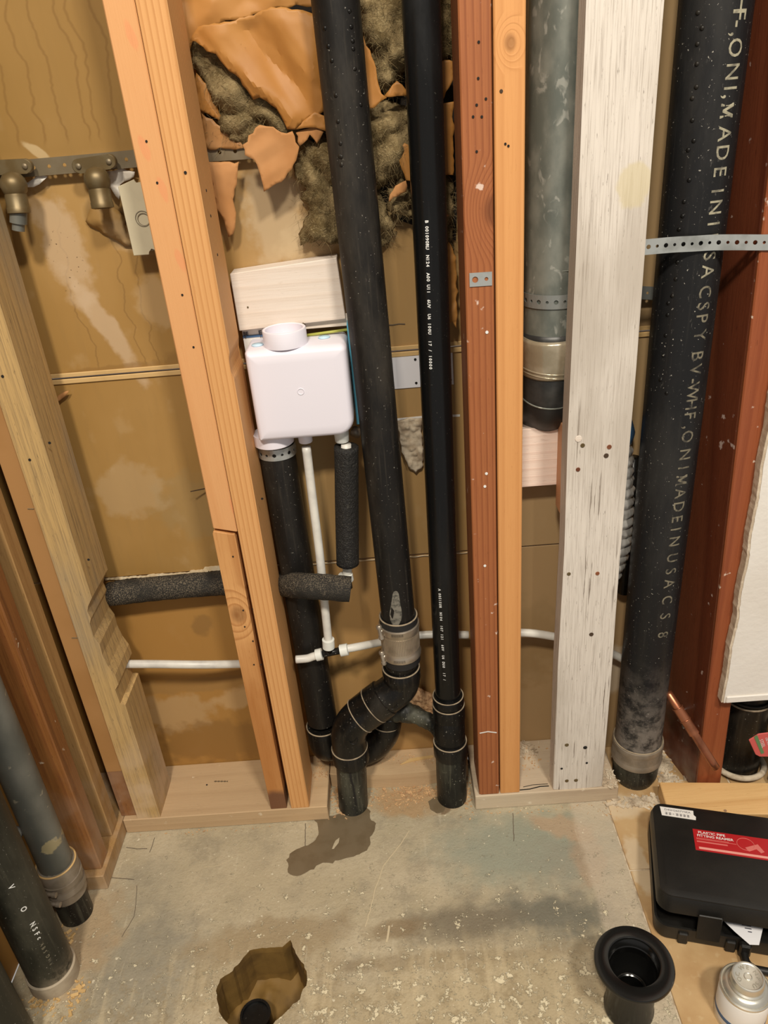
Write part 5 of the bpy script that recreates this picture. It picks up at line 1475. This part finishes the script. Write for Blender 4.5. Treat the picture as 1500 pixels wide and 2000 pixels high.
local(textmesh('D4SH2607YSEA', .0068, lt(.046, -.0225), m_ink, 'printed_line', None), lid)
for i in range(7):
    if i == 2: local(textmesh('=', .007, lt(.026 + i * .0062, -.0323), m_ink, 'printed_line', None), lid)
    else:
        q = .026 + i * .0062; bmx = box(q - .0022, q + .0022, -.0298, -.0291, .0005, .0007)
        for (a_, b_, c_, d_2) in ((-.0022, .0022, -.0328, -.0321), (-.002, .002, -.0351, -.0345), (-.0004, .0004, -.0351, -.0291), (.0015, .0021, -.0348, -.0293)): box(q + a_, q + b_, c_, d_2, .0005, .0007, bm=bmx)
        on_lid(obj('printed_character', bmx, m_ink))
la = local(obj('latch', box(.062, .098, -CD - .0045, -CD - .001, -.038 - .036, -.022, .0012), m_case), lid)
for x in (.045, .118): local(obj('rib', box(x - .008, x + .008, -CD - .004, -CD + .004, 0, .026, .002), m_case), cs_)
hp = [(.138, -CD, .014), (.138, -CD - .022, .014), (.146, -CD - .032, .014), (.165, -CD - .034, .014), (.30, -CD - .034, .014), (.31, -CD - .03, .014), (.315, -CD, .014)]
local(obj('handle', tube(hp, .0062, 12, sm=5), m_case, None, True), cs_)
local(obj('handle_boss', box(.129, .147, -CD - .012, -CD, .004, .034, .003), m_case), cs_)
ml = tag(obj('paper_leaflet', prism([(0, 0), (.078, -.004), (.064, -.045), (.050, -.047), (.030, -.03)], 0, .0006, 0, 'Z'), m_paperw), 'white printed leaflet poking out of the ajar black case', 'leaflet')
Mx = Matrix.Translation(cs_.location) @ Matrix.Rotation(math.radians(-15), 4, 'Z')
ml.matrix_world = Mx @ Matrix.Translation((.092, -CD + .036, .044)) @ Matrix.Rotation(math.radians(6), 4, 'X')
for i in range(4):
    lb = obj('printed_bar', box(.038 + i * .004, .056, -.012 - i * .005, -.0105 - i * .005, .0006, .0009), m_ink); local(lb, ml)

# ---- drain flange
df = thing('drain_flange', 'black threaded drain flange with a wide rim, standing upright on the floor', 'drain fitting', (.294, .682, 0))
prof = [(.0250, .002), (.0372, .002), (.0376, .008), (.0355, .012), (.0362, .085), (.0350, .098), (.0400, .104), (.0555, .110), (.0575, .112), (.0578, .1155), (.0565, .1180), (.0390, .1195), (.0370, .1185)]
thr = []
for k in range(7): thr += [(.0366, .1170 - k * .0030), (.0356, .1155 - k * .0030)]
prof += thr + [(.0362, .0945), (.0372, .0925), (.0365, .085), (.0335, .070), (.0270, .055), (.0235, .0505), (.0232, .048), (.0215, .047), (.0212, .010), (.0205, .002), (.0250, .002)]
obj('flange_body', lathe(prof, (.294, .682, 0), (0, 0, 1), 72), m_drain, df, 'auto')
obj('throat_ring', torus((.294, .682, .0500), (0, 0, 1), .0235, .0012), m_abs_fit, df, True)

# ---- can
cn = thing('metal_can', 'small white-labelled metal can with a domed cap, lower right corner', 'can', (.4557, .6615, 0))
prof = [(0, 0), (.0350, 0), (.0362, .0015), (.0350, .004), (.0350, .070), (.0362, .0725), (.0362, .0745), (.0345, .076), (.0335, .0745), (.0300, .079), (.0265, .0815), (0, .082)]
obj('can_body', lathe(prof, (.4557, .6615, 0), (0, 0, 1), 56), m_canm, cn, 'auto')
obj('label_wrap', lathe([(.0352, .006), (.0356, .007), (.0356, .067), (.0352, .068)], (.4557, .6615, 0), (0, 0, 1), 56), m_label, cn, 'auto')
cp_ = obj('cap', lathe([(0, .0815), (.0255, .0815), (.0258, .085), (.0235, .087), (.0232, .0975), (.0222, .0995), (.0205, .1000), (.0195, .0990), (.0185, .0985), (0, .0988)], (.4557, .6615, 0), (0, 0, 1), 48), m_canm, cn, 'auto')
obj('embossed_ring', torus((.4557, .6615, .0990), (0, 0, 1), .0052, .0009, 24), m_canm, cp_, True)
for ch, a_ in (('C', 160), ('O', 190), ('W', 105), ('E', 70), ('N', 20), ('P', -15), ('U', -75), ('S', -50)):
    aa = math.radians(a_); c = Vector((.4557 + .0135 * math.cos(aa), .6615 + .0135 * math.sin(aa), .0993)); ro = aa - PI / 2
    textmesh(ch, .0085, (lambda c, ro: lambda u, v: Vector((c.x + u * math.cos(ro) - v * math.sin(ro), c.y + u * math.sin(ro) + v * math.cos(ro), c.z)))(c, ro), plain('embossed_letter', (.45, .42, .34), .4, .6), 'embossed_letter', cp_)
obj('label_mark', lathe([(.0357, 0), (.0359, .001), (.0359, .007), (.0357, .008)], (.4557, .6615, .018), (0, 0, 1), 40), m_blue_ink, cn, 'auto')

ribbon([PY(x, y, YF - .0006) for x, y in ((937, 1432), (953, 1429), (970, 1431))], .0022, (0, -1, 0), m_print_w, 'plaster_line', brn, .0004)
chips('rubble', 'pale crumbs on the plate between the orange stud and the white board', [(.226, 1.19, .014, .012, .038), (.37, 1.17, .010, .02, .038), (.375, 1.10, .008, .012, .038)], 200, m_crust, 12, smin=.002, smax=.007)
chips('rubble', 'dark and tan crumbs along the front of the bottom plates', [(.2, 1.066, .09, .004, 0), (-.4, 1.066, .1, .003, 0), (.37, 1.05, .02, .012, 0)], 120, m_chip, 13, smin=.001, smax=.0035)
# repeats of one kind share a group
GR = {'wall_stud': 'studs of the opened wall', 'pipe_strap': 'perforated pipe straps', 'drain_pipe': 'black and grey drain pipes',
      'vent_pipe': 'upright vent pipes at centre', 'water_tube': 'white water tubes', 'bottom_plate': 'bottom plates of the wall',
      'wood_block': 'wooden blocks between the studs', 'pipe_elbow': 'brass pipe elbows', 'pipe_insulation': 'foam pipe sleeves',
      'wet_patch': 'damp spots on the concrete', 'wood_chips': 'loose chips', 'rubble': 'rubble at the pipe feet'}
for o in S.objects:
    k = o.name.split('.')[0]
    if o.parent is None and k in GR and 'label' in o: o['group'] = GR[k]
